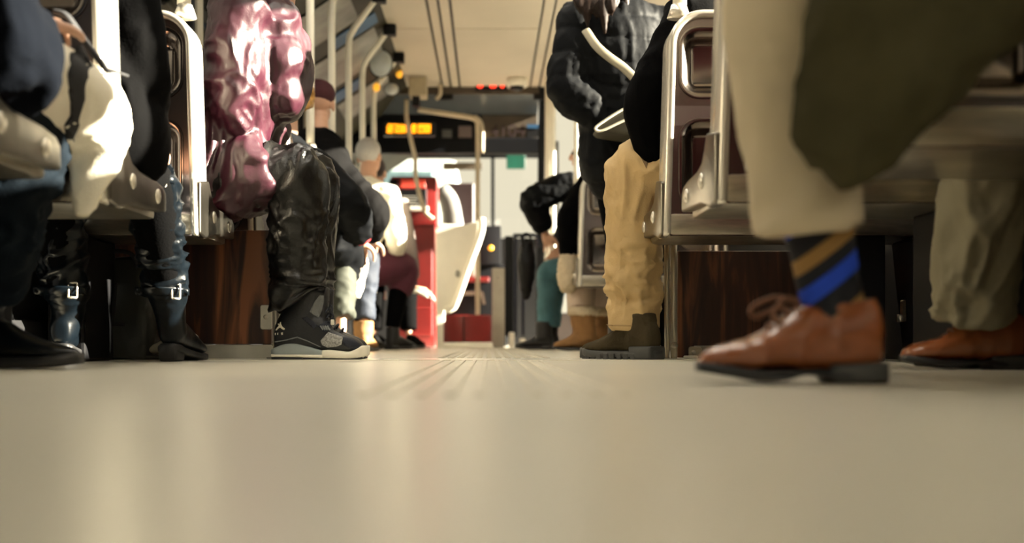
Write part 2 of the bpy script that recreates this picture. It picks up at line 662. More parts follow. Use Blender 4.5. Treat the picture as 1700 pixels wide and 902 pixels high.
def mid(a, b, t=0.5):
    return V(a) * (1 - t) + V(b) * t

class Person:
    """one continuous body; clothes, shoes and hair are its parts. Index 0 left, 1 right."""
    def __init__(s, label, pel, chest, neck, head, sh, el, wr, kn, an, fwd=(0, 1, 0), toe=None, skin=None, handdir=None, curl=0.5, base=None, hair=None, body_name='body'):
        s.pel, s.chest, s.neck, s.headc = V(pel), V(chest), V(neck), V(head)
        s.sh = [V(q) for q in sh]; s.el = [V(q) for q in el]; s.wr = [V(q) for q in wr]
        s.kn = [V(q) for q in kn]; s.an = [V(q) for q in an]
        s.fwd = V(fwd).normalized()
        s.side = (s.sh[1] - s.sh[0]).normalized()
        lat = s.fwd.cross(V((0, 0, 1))).normalized()
        s.hip = [s.pel - lat * .085, s.pel + lat * .085]
        s.ref = s.side.cross(V(s.neck - s.pel).normalized())
        s.root = thing('person', label, 'person', base or (s.an[1].x, s.an[1].y, 0))
        b = B()
        ref = s.ref
        tube(b, [(*(s.pel - (s.neck - s.pel).normalized() * .06), .13, .10), (*s.pel, .155, .11), (*mid(s.pel, s.chest, .5), .135, .095), (*s.chest, .155, .105), (*mid(s.chest, s.neck, .6), .13, .08), (*s.neck, .06, .055)], ref=ref)
        tube(b, [(*mid(s.chest, s.neck, .7), .06), (*s.neck, .055), (*mid(s.neck, s.headc, .6), .05)], ref=ref)
        for i in (0, 1):
            tube(b, [(*mid(s.chest, s.sh[i], .6), .055), (*s.sh[i], .052), (*mid(s.sh[i], s.el[i]), .045), (*s.el[i], .038), (*mid(s.el[i], s.wr[i], .35), .038), (*s.wr[i], .026)], ref=ref)
            tube(b, [(*s.hip[i], .085), (*mid(s.hip[i], s.kn[i], .4), .075), (*s.kn[i], .048), (*mid(s.kn[i], s.an[i], .3), .043), (*mid(s.kn[i], s.an[i], .8), .028), (*s.an[i], .026)], ref=(.9, .3, .1))
            td = V(toe[i]) if toe else s.fwd
            td = td.normalized()
            f0 = V((s.an[i].x, s.an[i].y, s.an[i].z - .05))
            tube(b, [(*(f0 - td * .012), .02), (*(f0 + td * .05 - V((0, 0, .012))), .022, .016), (*(f0 + td * .12 - V((0, 0, .024))), .022, .01)], ref=(0, 0, 1))
        me = remesh(b, .011, 5)
        b = B(); b.from_mesh(me); bpy.data.meshes.remove(me)
        eyes = head_mesh(b, s.headc, s.fwd)
        for i in (0, 1):
            hd = V(handdir[i]) if handdir and handdir[i] is not None else (s.wr[i] - s.el[i])
            nr = V((0, 0, -1)) if abs(hd.normalized().z) < .8 else -s.side * (1 if i else -1)
            hand(b, s.wr[i] + hd.normalized() * .02, hd, nr, curl, 1.0 if i else 1.0)
        s.body = obj(body_name, b, skin or M['skin'], s.root, True)
        e = B()
        for q in eyes: ell(e, q, .011, .011, .011, 10, 8)
        obj('eyes', e, mat('eye', (0.05, 0.04, 0.03), .15), s.body, True)
        if hair:
            s.hair(*hair)
    def hair(s, kind, m):
        b = B()
        c = s.headc
        f = s.fwd
        if kind == 'curly':
            rr = random.Random(4)
            for k in range(90):
                a, z = rr.uniform(0, 6.28), rr.uniform(-.55, 1)
                q = math.sqrt(max(0, 1 - z * z))
                p = V((math.cos(a) * q * .105, math.sin(a) * q * .105, z * .115 + .02))
                if p.normalized().dot(f) > .55 and p.z < .06: continue
                ell(b, c + p - f * .01, .026, .026, .026, 8, 6)
            soft('hair', b, m, s.body, .009, 1, [folds(.008, (60, 60, 60), .5)])
        elif kind == 'short':
            ell(b, c + V((0, 0, .04)) - f * .022, .085, .1, .088)
            soft('hair', b, m, s.body, .01, 2, [folds(.004, (40, 40, 20), .5)])
        elif kind == 'cap':
            ell(b, c + V((0, 0, .055)) - f * .012, .092, .105, .08)
            tube(b, [(*(c + f * .05 + V((0, 0, .06))), .075, .01), (*(c + f * .15 + V((0, 0, .05))), .06, .008)], ref=(0, 0, 1))
            soft('cap', b, m, s.body, .008, 3)
        elif kind == 'long':
            ell(b, c + V((0, 0, .035)) - f * .025, .09, .1, .095)
            for i, a in enumerate(np.linspace(-2.2, 2.2, 12)):
                q = V((math.cos(a) * -f.x - math.sin(a) * -f.y, math.sin(a) * -f.x + math.cos(a) * -f.y, 0))
                rr = random.Random(i)
                l = rr.uniform(.30, .42)
                tube(b, [(*(c + q * .075 + V((0, 0, .05))), .03, .02), (*(c + q * .09 - V((0, 0, .1))), .03, .022), (*(c + q * .12 - V((0, 0, .24))), .026, .02), (*(c + q * .13 - V((0, 0, l))), .008, .008)], ref=tuple(q), seg=10)
            soft('hair', b, m, s.body, .007, 2, [folds(.006, (45, 45, 6), .4)])
    def trousers(s, m, rad=(.105, .095, .085, .07, .065), hem=.1, voxel=.01, fns=(), name='trousers', part=(0, 1), parent=None):
        b = B()
        tube(b, [(*(s.pel - s.fwd * .02 + V((0, 0, .05))), .16, .125), (*s.pel, .165, .13), (*mid(s.pel, mid(s.kn[0], s.kn[1]), .15), .155, .11)], ref=s.ref)
        for i in part:
            h = s.an[i] + (s.kn[i] - s.an[i]).normalized() * hem
            tube(b, [(*s.hip[i], rad[0]), (*mid(s.hip[i], s.kn[i], .5), rad[1]), (*mid(s.hip[i], s.kn[i], .93), rad[2]), (*mid(s.kn[i], h, .12), rad[2]), (*mid(s.kn[i], h, .55), rad[3]), (*h, rad[4])], ref=(.9, .3, .1), cap='start', seg=18)
        return soft(name, b, m, parent or s.root, voxel, 5, fns)
    def coat(s, m, th=.03, hem=-.12, sleeve=(.075, .065, .06, .05), voxel=.011, fns=(), name='coat', extra=None, flare=.0, cuff=.02):
        b = B()
        ax = (s.neck - s.pel).normalized()
        lo = s.pel + ax * hem
        tube(b, [(*lo, .16 + th + flare, .125 + th + flare), (*s.pel, .16 + th + flare * .5, .12 + th + flare * .5), (*mid(s.pel, s.chest), .145 + th, .105 + th), (*s.chest, .16 + th, .11 + th), (*mid(s.chest, s.neck, .65), .14 + th, .085 + th), (*(s.neck + ax * .02), .065 + th * .5, .06 + th * .5)], ref=s.ref, cap='flat', seg=24)
        for i in (0, 1):
            w = s.wr[i] + (s.el[i] - s.wr[i]).normalized() * cuff
            tube(b, [(*mid(s.chest, s.sh[i], .65), sleeve[0] + .01), (*s.sh[i], sleeve[0]), (*mid(s.sh[i], s.el[i]), sleeve[1]), (*s.el[i], sleeve[2] + .004), (*mid(s.el[i], w), sleeve[2]), (*w, sleeve[3])], ref=s.ref, seg=16, cap='start')
        if extra:
            extra(b)
        return soft(name, b, m, s.root, voxel, 5, fns)
# ------------------------------------------------------------------ the tram body
XL, XR = -1.36, 1.36
fl = struct(obj('floor', box(B(), XL, XR, -2.5, 12.6, -0.06, 0.0), M['floor']))
for k in range(10):
    x = -0.145 + k * 0.0335
    obj('floor_rib', box(B(), x - 0.006, x + 0.006, 1.25, 3.36, -0.001, 0.0028, 0.001, 1), M['rib'], fl)
b = B()
for i in range(12):
    for j in range(70):
        x, y = -0.17 + i * 0.034, 3.80 + j * 0.055
        box(b, x - 0.009, x + 0.009, y, y + 0.03, -0.001, 0.003)
studs = obj('stud_field', b, M['rib'], fl); studs['kind'] = 'stuff'
st = struct(obj('sunbeam_strip', box(B(), XL, 0.9, 3.44, 3.78, 0.0, 0.0016), M['stripe']))  # sunbeam across the floor, painted as a thin pale strip

def side_wall(name, x, s, spans, y0, y1, low=0.95, top=1.90):
    """s: +1 when the room lies at +x of the wall; spans: (ya, yb, z0) glazed openings"""
    a, c = (x - 0.06, x) if s > 0 else (x, x + 0.06)
    b = B()
    box(b, a, c, y0, y1, top, 2.36)
    last = y0
    for ya, yb, z0 in spans:
        box(b, a, c, last, ya, 0, top)
        if z0 > 0.02: box(b, a, c, ya, yb, 0, z0)
        last = yb
    box(b, a, c, last, y1, 0, top)
    return struct(obj(name, b, M['wall']))
WN = [0]
def window(x, ya, yb, z0, z1=1.90, name=None):
    WN[0] += 1
    b = B()
    t = 0.035
    for q in ((ya, ya + t, z0, z1), (yb - t, yb, z0, z1), (ya, yb, z0, z0 + t), (ya, yb, z1 - t, z1)):
        box(b, x - 0.02, x + 0.02, q[0], q[1], q[2], q[3], 0.006, 1)
    o = struct(obj(name or 'window_%d' % WN[0], b, M['black']))
    obj('window_pane', box(B(), x - 0.003, x + 0.003, ya + 0.01, yb - 0.01, z0 + 0.01, z1 - 0.01), M['glass'], o)
    return o
LS = [(-2.3 + i * 1.5, -0.9 + i * 1.5, 0.95) for i in range(9)]
RS = [(-2.3, -0.9, .8), (-0.8, 0.4, .8), (1.62, 2.5, 1.2), (2.6, 3.6, .92), (4.0, 6.0, .12), (6.3, 7.7, .8), (7.8, 9.2, .8)]
side_wall('wall_left', XL, 1, LS, -2.5, 12.6)
side_wall('wall_right', XR, -1, RS, -2.5, 9.6)
for ya, yb, z0 in LS: window(XL - 0.03, ya, yb, z0)
for ya, yb, z0 in RS: window(XR + 0.03, ya, yb, z0, name='door_1' if z0 < .5 else None)
struct(obj('baseboard_left', box(B(), XL, XL + .03, -2.5, 12.6, 0, .12), M['walldark']))
wb_ = B(); box(wb_, XL - .06, XR + .06, -2.6, -2.5, 0, .95); box(wb_, XL - .06, XR + .06, -2.6, -2.5, 1.9, 2.36)
box(wb_, XL - .06, -1.0, -2.6, -2.5, .95, 1.9); box(wb_, 1.0, XR + .06, -2.6, -2.5, .95, 1.9)
struct(obj('wall_rear', wb_, M['wall']))
o = struct(obj('window_rear', box(B(), -1, 1, -2.57, -2.55, .95, 1.9), M['glass']))
# dark lining under the windows, both sides
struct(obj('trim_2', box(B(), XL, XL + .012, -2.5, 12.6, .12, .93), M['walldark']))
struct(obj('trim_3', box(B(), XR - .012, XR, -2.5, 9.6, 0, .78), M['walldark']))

# ceiling: laminate panels with black slots
ce = struct(obj('ceiling', box(B(), -.74, .62, -2.5, 9.6, 2.302, 2.36), M['slot']))
rows = [-2.5, -1.2, .6, 2.4, 4.2, 6.0, 7.8, 9.6]
for y0, y1 in zip(rows[:-1], rows[1:]):
    for x0, x1 in ((-.72, -.42), (-.248, .352)):
        obj('ceiling_panel', box(B(), x0, x1, y0 + .006, y1 - .006, 2.286, 2.306, .003, 1), M['ceiling'], ce)
for x0, x1 in ((-.402, -.347), (-.327, -.268), (.368, .432), (.448, .60)):
    obj('ceiling_strip', box(B(), x0, x1, -2.5, 9.6, 2.288, 2.306, .002, 1), M['ceiling'], ce)
for k in range(14):
    b = B(); cyl(b, (.50, 3.0 + k * .48, 2.27), (.50, 3.0 + k * .48, 2.29), .016, 12)
    obj('bolt', b, M['slot'], ce)
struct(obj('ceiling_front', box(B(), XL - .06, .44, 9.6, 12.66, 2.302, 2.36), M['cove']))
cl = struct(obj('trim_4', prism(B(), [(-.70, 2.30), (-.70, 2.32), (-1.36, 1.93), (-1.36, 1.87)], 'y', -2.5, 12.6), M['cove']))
crr = struct(obj('trim_5', prism(B(), [(.60, 2.30), (.60, 2.32), (1.36, 1.93), (1.36, 1.87)], 'y', -2.5, 9.6), M['ceiling']))

# lamps added to brighten the tram, all of them unseen above the frame
for i, y in enumerate((1.1, 2.6, 4.1)):
    for x in (-.57, .10):
        t = thing('fill_lamp', 'long flat lamp added above the frame to brighten the tram', 'lamp', (x, y, 2.29), 'added lamps above the frame')
        obj('housing', box(B(), x - .13, x + .13, y, y + 1.3, 2.255, 2.286, .006, 1), M['white'], t)
        obj('diffuser', box(B(), x - .11, x + .11, y + .03, y + 1.27, 2.235, 2.257, .008, 2), mat('lamp_diffuser', (.9, .9, .85), .4, emit=(1, .93, .80), estr=LAMP), t)

# ------------------------------------------------------------------ seats
def make_seat(Wd, s, label, cols):
    """aisle edge at local x=0, back plane at local y=0; s=+1: the aisle lies at +x"""
    t = thing('tram_seat', label, 'seat', (0, 0, 0), 'steel tram seats on the left' if s > 0 else 'steel tram seats on the right')
    X = lambda a: -s * a
    PD = Wd - .05 if cols == 1 else Wd - .18
    def arc(w0, w1, zt, r):
        p = [(w0, .365)]
        for k in range(9):
            a = math.pi - math.pi / 2 * k / 8
            p.append((w0 + r + r * math.cos(a), zt - r + r * math.sin(a)))
        for k in range(9):
            a = math.pi / 2 - math.pi / 2 * k / 8
            p.append((w1 - r + r * math.cos(a), zt - r + r * math.sin(a)))
        p.append((w1, .365))
        return p
    def taper(p):      # the aisle side leans in towards the top
        return [(a + max(0, .018 * (z - .45) / .5) if a < Wd / 2 else a, z) for a, z in p]
    outer = taper(arc(0, Wd, 1.015, .095)); inner = taper(arc(.022, Wd - .022, .993, .075))
    bm = B()
    ys = (-.125, .0)
    ring = [[[bm.verts.new(V((X(a), y, z))) for a, z in pl] for pl in (outer, inner)] for y in ys]
    n = len(outer)
    for k in range(n - 1):
        bm.faces.new((ring[0][0][k], ring[0][0][k + 1], ring[1][0][k + 1], ring[1][0][k]))
        bm.faces.new((ring[0][1][k], ring[0][1][k + 1], ring[1][1][k + 1], ring[1][1][k]))
        for q in (0, 1):
            bm.faces.new((ring[q][0][k], ring[q][0][k + 1], ring[q][1][k + 1], ring[q][1][k]))
    for k in (0, n - 1):
        bm.faces.new((ring[0][0][k], ring[1][0][k], ring[1][1][k], ring[0][1][k]))
    bmesh.ops.recalc_face_normals(bm, faces=bm.faces)
    es = [e for e in bm.edges if e.calc_face_angle(0) > R(40)]
    bmesh.ops.bevel(bm, geom=es, offset=.009, segments=3, affect='EDGES', profile=.5)
    obj('back_frame', bm, M['chrome'], t, auto=True)
    # back sheet with two pressed recesses per place
    bm = B()
    def loop(pl, y):
        vs = [bm.verts.new(V((X(a), y, z))) for a, z in pl]
        es = [bm.edges.new((vs[i], vs[(i + 1) % len(vs)])) for i in range(len(vs))]
        return vs, es
    edges = []
    _, es = loop(inner, -.108); edges += es
    wc = (Wd - .03) / cols
    recs = []
    for c in range(cols):
        a0 = .015 + c * wc + .035; a1 = .015 + (c + 1) * wc - .035
        for z0, z1 in ((.765, .965), (.445, .70)):
            recs.append((a0, a1, z0, z1))
    rl = []
    for a0, a1, z0, z1 in recs:
        vs, es = loop(rrect(a0, a1, z0, z1, .055), -.108); edges += es
        rl.append((vs, (a0, a1, z0, z1)))
    bmesh.ops.triangle_fill(bm, use_beauty=True, use_dissolve=False, edges=edges)
    obj('back_sheet', bm, M['panel'], t)
    for vs, (a0, a1, z0, z1) in rl:
        bm = B()
        rings = []
        for dx, y in ((-.004, -.112), (.002, -.113), (.010, -.108), (.022, -.098), (.03, -.085), (.036, -.068), (.045, -.062)):
            rings.append([bm.verts.new(V((X(a), y, z))) for a, z in rrect(a0 + dx, a1 - dx, z0 + dx, z1 - dx, max(.055 - dx, .012))])
        for p, q in zip(rings[:-1], rings[1:]):
            for k in range(len(p)):
                bm.faces.new((p[k], p[(k + 1) % len(p)], q[(k + 1) % len(p)], q[k]))
        bm.faces.new(rings[-1])
        obj('recess', bm, M['recess'], t, True)
    # side cheek with its two bolts, aisle side and wall side
    cheek = [(-.118, .37), (-.118, .52), (-.02, .535), (.008, .50), (.035, .478), (.09, .466), (.22, .462), (.275, .455), (.298, .44), (.30, .392), (.05, .382), (-.06, .362)]
    for a0, a1 in ((-.006, .022), (Wd - .024, Wd - .002)):
        o = obj('side_cheek', prism(B(), cheek, 'x', min(X(a0), X(a1)), max(X(a0), X(a1)), .007, 3), M['cheek'], t, auto=True)
        if a0 < .01:
            for y, z in ((.035, .434), (.225, .424)):
                bb = B(); ell(bb, (X(-.006), y, z), .007, .017, .019, 14, 8)
                obj('bolt', bb, M['chrome'], o, True)
    bm = B(); box(bm, min(X(.018), X(Wd - .02)), max(X(.018), X(Wd - .02)), -.10, .285, .372, .41, .012)
    obj('seat_pan', bm, M['steel'], t, auto=True)
    bm = B(); box(bm, min(X(.02), X(Wd - .02)), max(X(.02), X(Wd - .02)), -.115, -.085, .366, .43, .012)
    obj('back_rail', bm, M['steel'], t, auto=True)
    bm = B(); box(bm, min(X(.03), X(Wd - .03)), max(X(.03), X(Wd - .03)), 0.0, .27, .405, .455, .02)
    obj('seat_cushion', bm, M['cushion'], t, auto=True)
    bm = B(); box(bm, min(X(.03), X(Wd - .03)), max(X(.03), X(Wd - .03)), -.06, -.01, .47, .97, .02)
    obj('back_cushion', bm, M['cushion'], t, auto=True)
    bm = B(); box(bm, min(X(PD), X(PD - .11)), max(X(PD), X(PD - .11)), -.05, .22, 0, .375, .01)
    obj('pedestal', bm, M['black'], t)
    bm = B(); x = X(.055)
    cyl(bm, (x, -.06, 1.008), (x, -.06, 1.045), .034, 18, .022)
    obj('pole_socket', bm, M['chrome'], t, True)
    return t

YB = [1.82, 2.51, 3.26, 4.01, 4.76, 5.52, 6.27, 7.02, 7.77, 8.53]
LEFT_LABELS = [
    'steel seat at the left edge, only its bolted lower cheek showing beside the cream coat',
    'steel seat with a tall bright edge between the cream coat and black coat',
    'steel seat back behind the black coat, its bright edge against the burgundy coat',
    'steel seat on the left hidden behind the burgundy coat',
    'steel seat on the left under the passenger with golden curls',
    'steel seat on the left under the passenger with the tan work boot',
    'steel seat on the left just behind the passenger with the tan work boot',
    'steel seat on the left under the passenger in the burgundy skirt',
    'steel seat on the left under the passenger with pale gloves',
    'last steel seat on the left, next to the red cabinet']
XE_L, XE_R = -.835, .50
sl = make_seat(XE_L - XL - .012, 1, LEFT_LABELS[0], 1)
sl.location = (XE_L, YB[0], 0)
for k in range(1, 10):
    copy_thing(sl, (XE_L, YB[k], 0), LEFT_LABELS[k])
sr = make_seat(XR - .014 - XE_R, -1, 'dark double steel seat at the right edge, behind the walking brown shoe', 2)
sr.location = (XE_R, YB[0], 0)
for k, lb in ((1, 'double steel seat on the right whose bright edge touches the beige trouser leg'),
              (2, 'double steel seat on the right with two brown recesses, beside the khaki trousers'),
              (6, 'small grey double seat on the right above the fur-topped tan boots'),
              (7, 'farthest double seat on the right, beyond the fur-topped tan boots')):
    copy_thing(sr, (XE_R, YB[k], 0), lb)

# ------------------------------------------------------------------ grab poles on the seat corners
def pole(x, y, s, label, group, r=.0205):
    t = thing('grab_pole', label, 'pole', (x, y, 1.03), group)
    b = B()
    xt = -.70 if s > 0 else .66
    pipe(b, [(x, y, 1.046), (x, y, 1.55), (x, y, 1.93), (x + (xt - x) * .12, y, 2.03), (x + (xt - x) * .55, y, 2.15), (xt, y, 2.27)], r, 5, 14)
    obj('tube', b, M['cream'], t, True)
    b = B(); box(b, xt - .045, xt + .045, y - .04, y + .04, 2.21, 2.288, .01)
    obj('ceiling_bracket', b, M['black'], t)
    return t
PL = ['behind the cream coat', 'rising from the seat with the tall bright edge', 'rising from the seat edge beside the burgundy coat', 'hidden by the burgundy coat', 'just right of the burgundy coat',
      'second right of the burgundy coat', 'third right of the burgundy coat', 'fourth right of the burgundy coat', 'fifth right of the burgundy coat, near the discs', 'last one, next to the orange letters']
for k in range(10):
    if k == 3: continue
    pole(XE_L - .058, YB[k] - .06, 1, 'cream grab pole in the left row, ' + PL[k], 'cream grab poles in the left row')
for k, lb in ((0, 'behind the walking leg'), (1, 'above the bright edged double seat'), (2, 'rising from the seat beside the khaki trousers'), (6, 'behind the black puffer coat'), (7, 'left of the black puffer coat')):
    pole(XE_R + .058, YB[k] - .06, -1, 'cream grab pole in the right row, ' + lb, 'cream grab poles in the right row')
for y, lb in ((8.55, 'cream floor pole by the front door, nearest of three'), (9.0, 'cream floor pole by the front door, middle of three'), (9.4, 'cream floor pole by the front door, farthest of three')):
    t = thing('floor_pole', lb, 'pole', (.50, y, 0), 'cream floor poles by the front door')
    b = B(); pipe(b, [(.50, y, 0), (.50, y, 1.1), (.50, y, 2.285)], .021, 2, 14); obj('tube', b, M['cream'], t, True)
    b = B(); cyl(b, (.50, y, 0), (.50, y, .02), .045); obj('foot_flange', b, M['black'], t, True)

# ------------------------------------------------------------------ wood partitions under the seats
YP = 3.74
t = thing('partition', 'dark wood partition under the left seat, beside the black trousers', 'partition', (-1.04, YP, 0), 'wood partitions')
obj('wood_board', box(B(), XL + .014, -.745, YP, YP + .03, .05, .44, .003, 1), M['wood'], t)
obj('kick_plate', box(B(), XL + .034, -.73, YP - .006, YP + .036, 0.0, .048, .002, 1), mat('zinc', (.62, .60, .53), .4, .6), t)
br = obj('bracket', prism(B(), rrect(-.782, -.742, .10, .185, .008, 3), 'y', YP - .008, YP - .001, .002, 1), mat('zinc', (.62, .60, .53), .4, .6), t, auto=True)
b = B(); ell(b, (-.763, YP - .009, .143), .008, .006, .008, 12, 8); obj('bolt', b, M['chrome'], br, True)
b = B(); pipe(b, [(-.725, YP - .02, .0), (-.725, YP - .02, .3), (-.725, YP - .02, .46)], .0105, 2, 14); obj('post', b, M['chrome'], t, True)
b = B(); cyl(b, (-.725, YP - .02, .0), (-.725, YP - .02, .006), .032, 20); cyl(b, (-.725, YP - .02, .045), (-.725, YP - .02, .06), .0135, 16); obj('post_flange', b, M['chrome'], t, True)
t = thing('partition', 'dark wood partition under the right seat, between khaki leg and brown shoe', 'partition', (.97, YP, 0), 'wood partitions')
obj('wood_board', box(B(), .645, 1.33, YP, YP + .03, .004, .37, .003, 1), M['wood'], t)
obj('kick_plate', box(B(), .70, 1.33, YP - .008, YP + .0, 0.0, .045, .002, 1), mat('dull_zinc', (.25, .24, .21), .45, .8), t)
br = obj('bracket', prism(B(), rrect(.68, .725, .004, .042, .008, 3), 'y', YP - .014, YP - .008, .002, 1), M['steel'], t, auto=True)
b = B(); ell(b, (.697, YP - .015, .022), .008, .006, .008, 12, 8); obj('bolt', b, M['chrome'], br, True)
for x, r in ((.607, .0095), (.630, .012)):
    b = B(); pipe(b, [(x, YP - .01, .0), (x, YP - .01, .2), (x, YP - .01, .42)], r, 2, 14); obj('post', b, M['chrome'], t, True)
b = B(); ell(b, (.630, YP - .02, .045), .013, .013, .013, 12, 8); obj('bolt', b, M['chrome'], t, True)
# heater cover on the right side wall
t = thing('heater_cover', 'long black heater cover on the right wall behind the seated brown shoe', 'heater', (1.32, 3.0, 0))
obj('cover', prism(B(), [(1.345, .02), (1.27, .02), (1.235, .36), (1.345, .40)], 'y', 2.45, 3.36, .006, 1), M['blackpaint'], t)
for y, z in ((3.30, .15), (2.66, .135)):
    x = 1.262 - .01
    o = obj('latch', box(B(), x - .008, x + .004, y - .012, y + .012, z - .03, z + .035, .003, 1), M['steel'], t)
    b = B(); cyl(b, (x - .02, y, z - .02), (x - .002, y, z - .02), .012, 12); obj('knob', b, M['chrome'], o, True)

# ------------------------------------------------------------------ the front of the tram
YF = 9.6
def at(px, d): return (px - CX) * d / FPX
def az(py, d): return CH + (CY - py) * d / FPX
wf = struct(obj('wall_front', box(B(), XL, .8, 12.6, 12.66, 0, 1.24), M['walldark']))
b = B(); box(b, XL, .8, 12.6, 12.66, 2.17, 2.36)
obj('windscreen_header', b, M['blackpaint'], wf)
for x in (-1.34, at(793, 12.6), at(818, 12.6), .78):
    obj('windscreen_post', box(B(), x - .02, x + .02, 12.58, 12.66, 1.24, 2.18), M['blackpaint'], wf)
obj('windscreen_pane', box(B(), XL, .8, 12.62, 12.628, 1.24, 2.18), M['glass'], wf)
# bulkhead over the driver: a dark band, a glossy sloping panel, a brown panel, a dark lower edge
bh = struct(obj('trim_6', box(B(), XL, .44, YF, YF + .05, az(156, YF), 2.302), M['brown']))
obj('gloss_panel', prism(B(), [(YF + .02, az(156, YF)), (YF + .35, az(190, YF + .35)), (YF + .40, az(190, YF + .35)), (YF + .06, az(154, YF))], 'x', XL, .44), M['bluegrey'], bh)
obj('number_panel', box(B(), XL, .44, YF + .40, YF + .44, az(232, YF + .4), az(186, YF + .4)), M['brown'], bh)
obj('dark_panel', box(B(), XL, at(800, YF + .4), YF + .385, YF + .405, az(236, YF + .4), az(186, YF + .4)), M['blackpaint'], bh)
obj('lower_edge', box(B(), XL, .46, YF + .36, YF + .46, az(256, YF + .4), az(230, YF + .4), .01, 1), M['blackpaint'], bh)
obj('clip', box(B(), at(725, YF) , at(752, YF), YF - .02, YF + .03, az(166, YF), az(157, YF), .006, 1), M['black'], bh)
obj('clip', box(B(), at(886, YF) , at(901, YF), YF - .02, YF + .03, az(166, YF), az(156, YF), .006, 1), M['black'], bh)
# fleet number
cu = bpy.data.curves.new('fleet_number', 'FONT')
cu.body = '4104'; cu.size = .165; cu.extrude = .004; cu.align_x = 'CENTER'
to = bpy.data.objects.new('tmp', cu); C.objects.link(to)
me = bpy.data.meshes.new_from_object(to.evaluated_get(bpy.context.evaluated_depsgraph_get()))
bpy.data.objects.remove(to)
me.materials.clear()
me.transform(Matrix.Translation((at(843, YF + .39), YF + .392, az(227, YF + .39))) @ Matrix.Rotation(R(90), 4, 'X'))
link_mesh('fleet_number', me, M['darkred'], bh)
def plate(name, label, cat, px0, px1, py0, py1, d, m, th=.01, group=None):
    o = obj(name, box(B(), at(px0, d), at(px1, d), d, d + th, az(py1, d), az(py0, d), .002, 1), m)
    return tag(o, label, cat, group)
st_ = thing('sticker', 'small dark sticker with a blue head right of the fleet number', 'sticker', (at(885, YF + .38), YF + .38, az(229, YF)))
obj('card', box(B(), at(875, YF + .39), at(895, YF + .39), YF + .388, YF + .396, az(228, YF + .39), az(207, YF + .39)), M['walldark'], st_)
obj('blue_head', box(B(), at(875, YF + .39), at(895, YF + .39), YF + .383, YF + .389, az(213, YF + .39), az(207, YF + .39)), M['blue'], st_)
plate('notice', 'small grey notice on the dark panel left of the pole bend', 'notice', 734, 750, 215, 229, YF + .37, mat('notice_grey', (.09, .09, .085), .5))
plate('notice', 'small brownish notice on the dark panel, right one of two', 'notice', 761, 783, 209, 232, YF + .37, mat('notice_pink', (.15, .11, .10), .5))
plate('green_sign', 'green sign hanging high in the windscreen', 'sign', 841, 872, 257, 280, 12.58, M['green'], .045)
plate('mirror_bar', 'brown bar across the windscreen under the bulkhead', 'mirror', 735, 800, 270, 281, 12.56, M['brown'], .065)
# a pale bus outside, beyond the windscreen
t = thing('vehicle', 'pale blue and white vehicle in traffic beyond the windscreen', 'vehicle', (-2.2, 19, 0))
obj('body_shell', box(B(), -3.6, -.55, 18.6, 21, .4, 3.15, .12), mat('vehicle_paint', (.55, .60, .58), .4), t, auto=True)
obj('rear_window', box(B(), -3.2, -.95, 18.57, 18.63, 2.55, 2.95, .03), mat('vehicle_glass', (.16, .25, .28), .15), t)
for x in (-3.1, -1.05):
    b = B(); cyl(b, (x - .13, 19.2, .45), (x + .13, 19.2, .45), .45, 24); obj('wheel', b, M['black'], t, True)
# amber letters: a lit dot display
t = thing('dot_display', 'amber dot display glowing under the bulkhead on the left', 'display', (at(680, 9.3), 9.3, az(223, 9.3)))
obj('housing', box(B(), at(636, 9.3), at(722, 9.3), 9.31, 9.38, az(225, 9.3), az(202, 9.3), .005, 1), M['black'], t)
am = mat('amber_led', (.9, .45, .02), .5, emit=(1.0, .40, .01), estr=1.15)
rr = random.Random(2)
b = B()
for x0, x1 in ((643, 651), (654, 662), (665, 673), (684, 690), (695, 704), (707, 714)):
    for i in range(5):
        for j in range(7):
            if rr.random() < .75:
                px = x0 + (x1 - x0) * i / 4; py = 207 + j * 2.1
                cyl(b, (at(px, 9.3), 9.312, az(py, 9.3)), (at(px, 9.3), 9.302, az(py, 9.3)), .0082, 6)
o = obj('dots', b, am, t); o['kind'] = 'stuff'
# red lamps in a black box, pale dome beside them
t = thing('signal_box', 'black box with three glowing red lamps at the front of the ceiling', 'sign', (at(815, YF - .05), YF - .05, az(151, YF)))
obj('housing', box(B(), at(789, YF - .05), at(842, YF - .05), YF - .05, YF, az(151, YF), az(137, YF), .005, 1), M['black'], t)
rl_ = mat('red_led', (.8, .05, .02), .5, emit=(1.0, .035, .012), estr=2.2)
for px, r in ((797, .03), (818.5, .033), (834, .02)):
    b = B(); ell(b, (at(px, YF - .05), YF - .052, az(144, YF)), r, .012, .024, 14, 8); obj('red_lamp', b, rl_, t, True)
t = thing('ceiling_dome', 'pale round dome on the ceiling right of the red lamps', 'camera', (at(858, 9.3), 9.3, 2.28))
b = B(); cyl(b, (at(858, 9.3), 9.3, 2.22), (at(858, 9.3), 9.3, 2.287), .085, 24); obj('dome_ring', b, M['cream'], t, True)
b = B(); ell(b, (at(858, 9.3), 9.3, 2.215), .06, .06, .035, 20, 10); obj('dome_glass', b, M['black'], t, True)
t = thing('speaker_box', 'pale box hanging from the ceiling above the amber display', 'box', (at(695, 9.3), 9.3, 2.28))
obj('case', box(B(), at(680, 9.3), at(709, 9.3), 9.2, 9.4, az(162, 9.3), 2.287, .012), mat('beige_plastic', (.45, .38, .25), .5), t)
obj('foot', box(B(), at(685, 9.3), at(697, 9.3), 9.24, 9.34, az(178, 9.3), az(160, 9.3), .006, 1), M['black'], t)
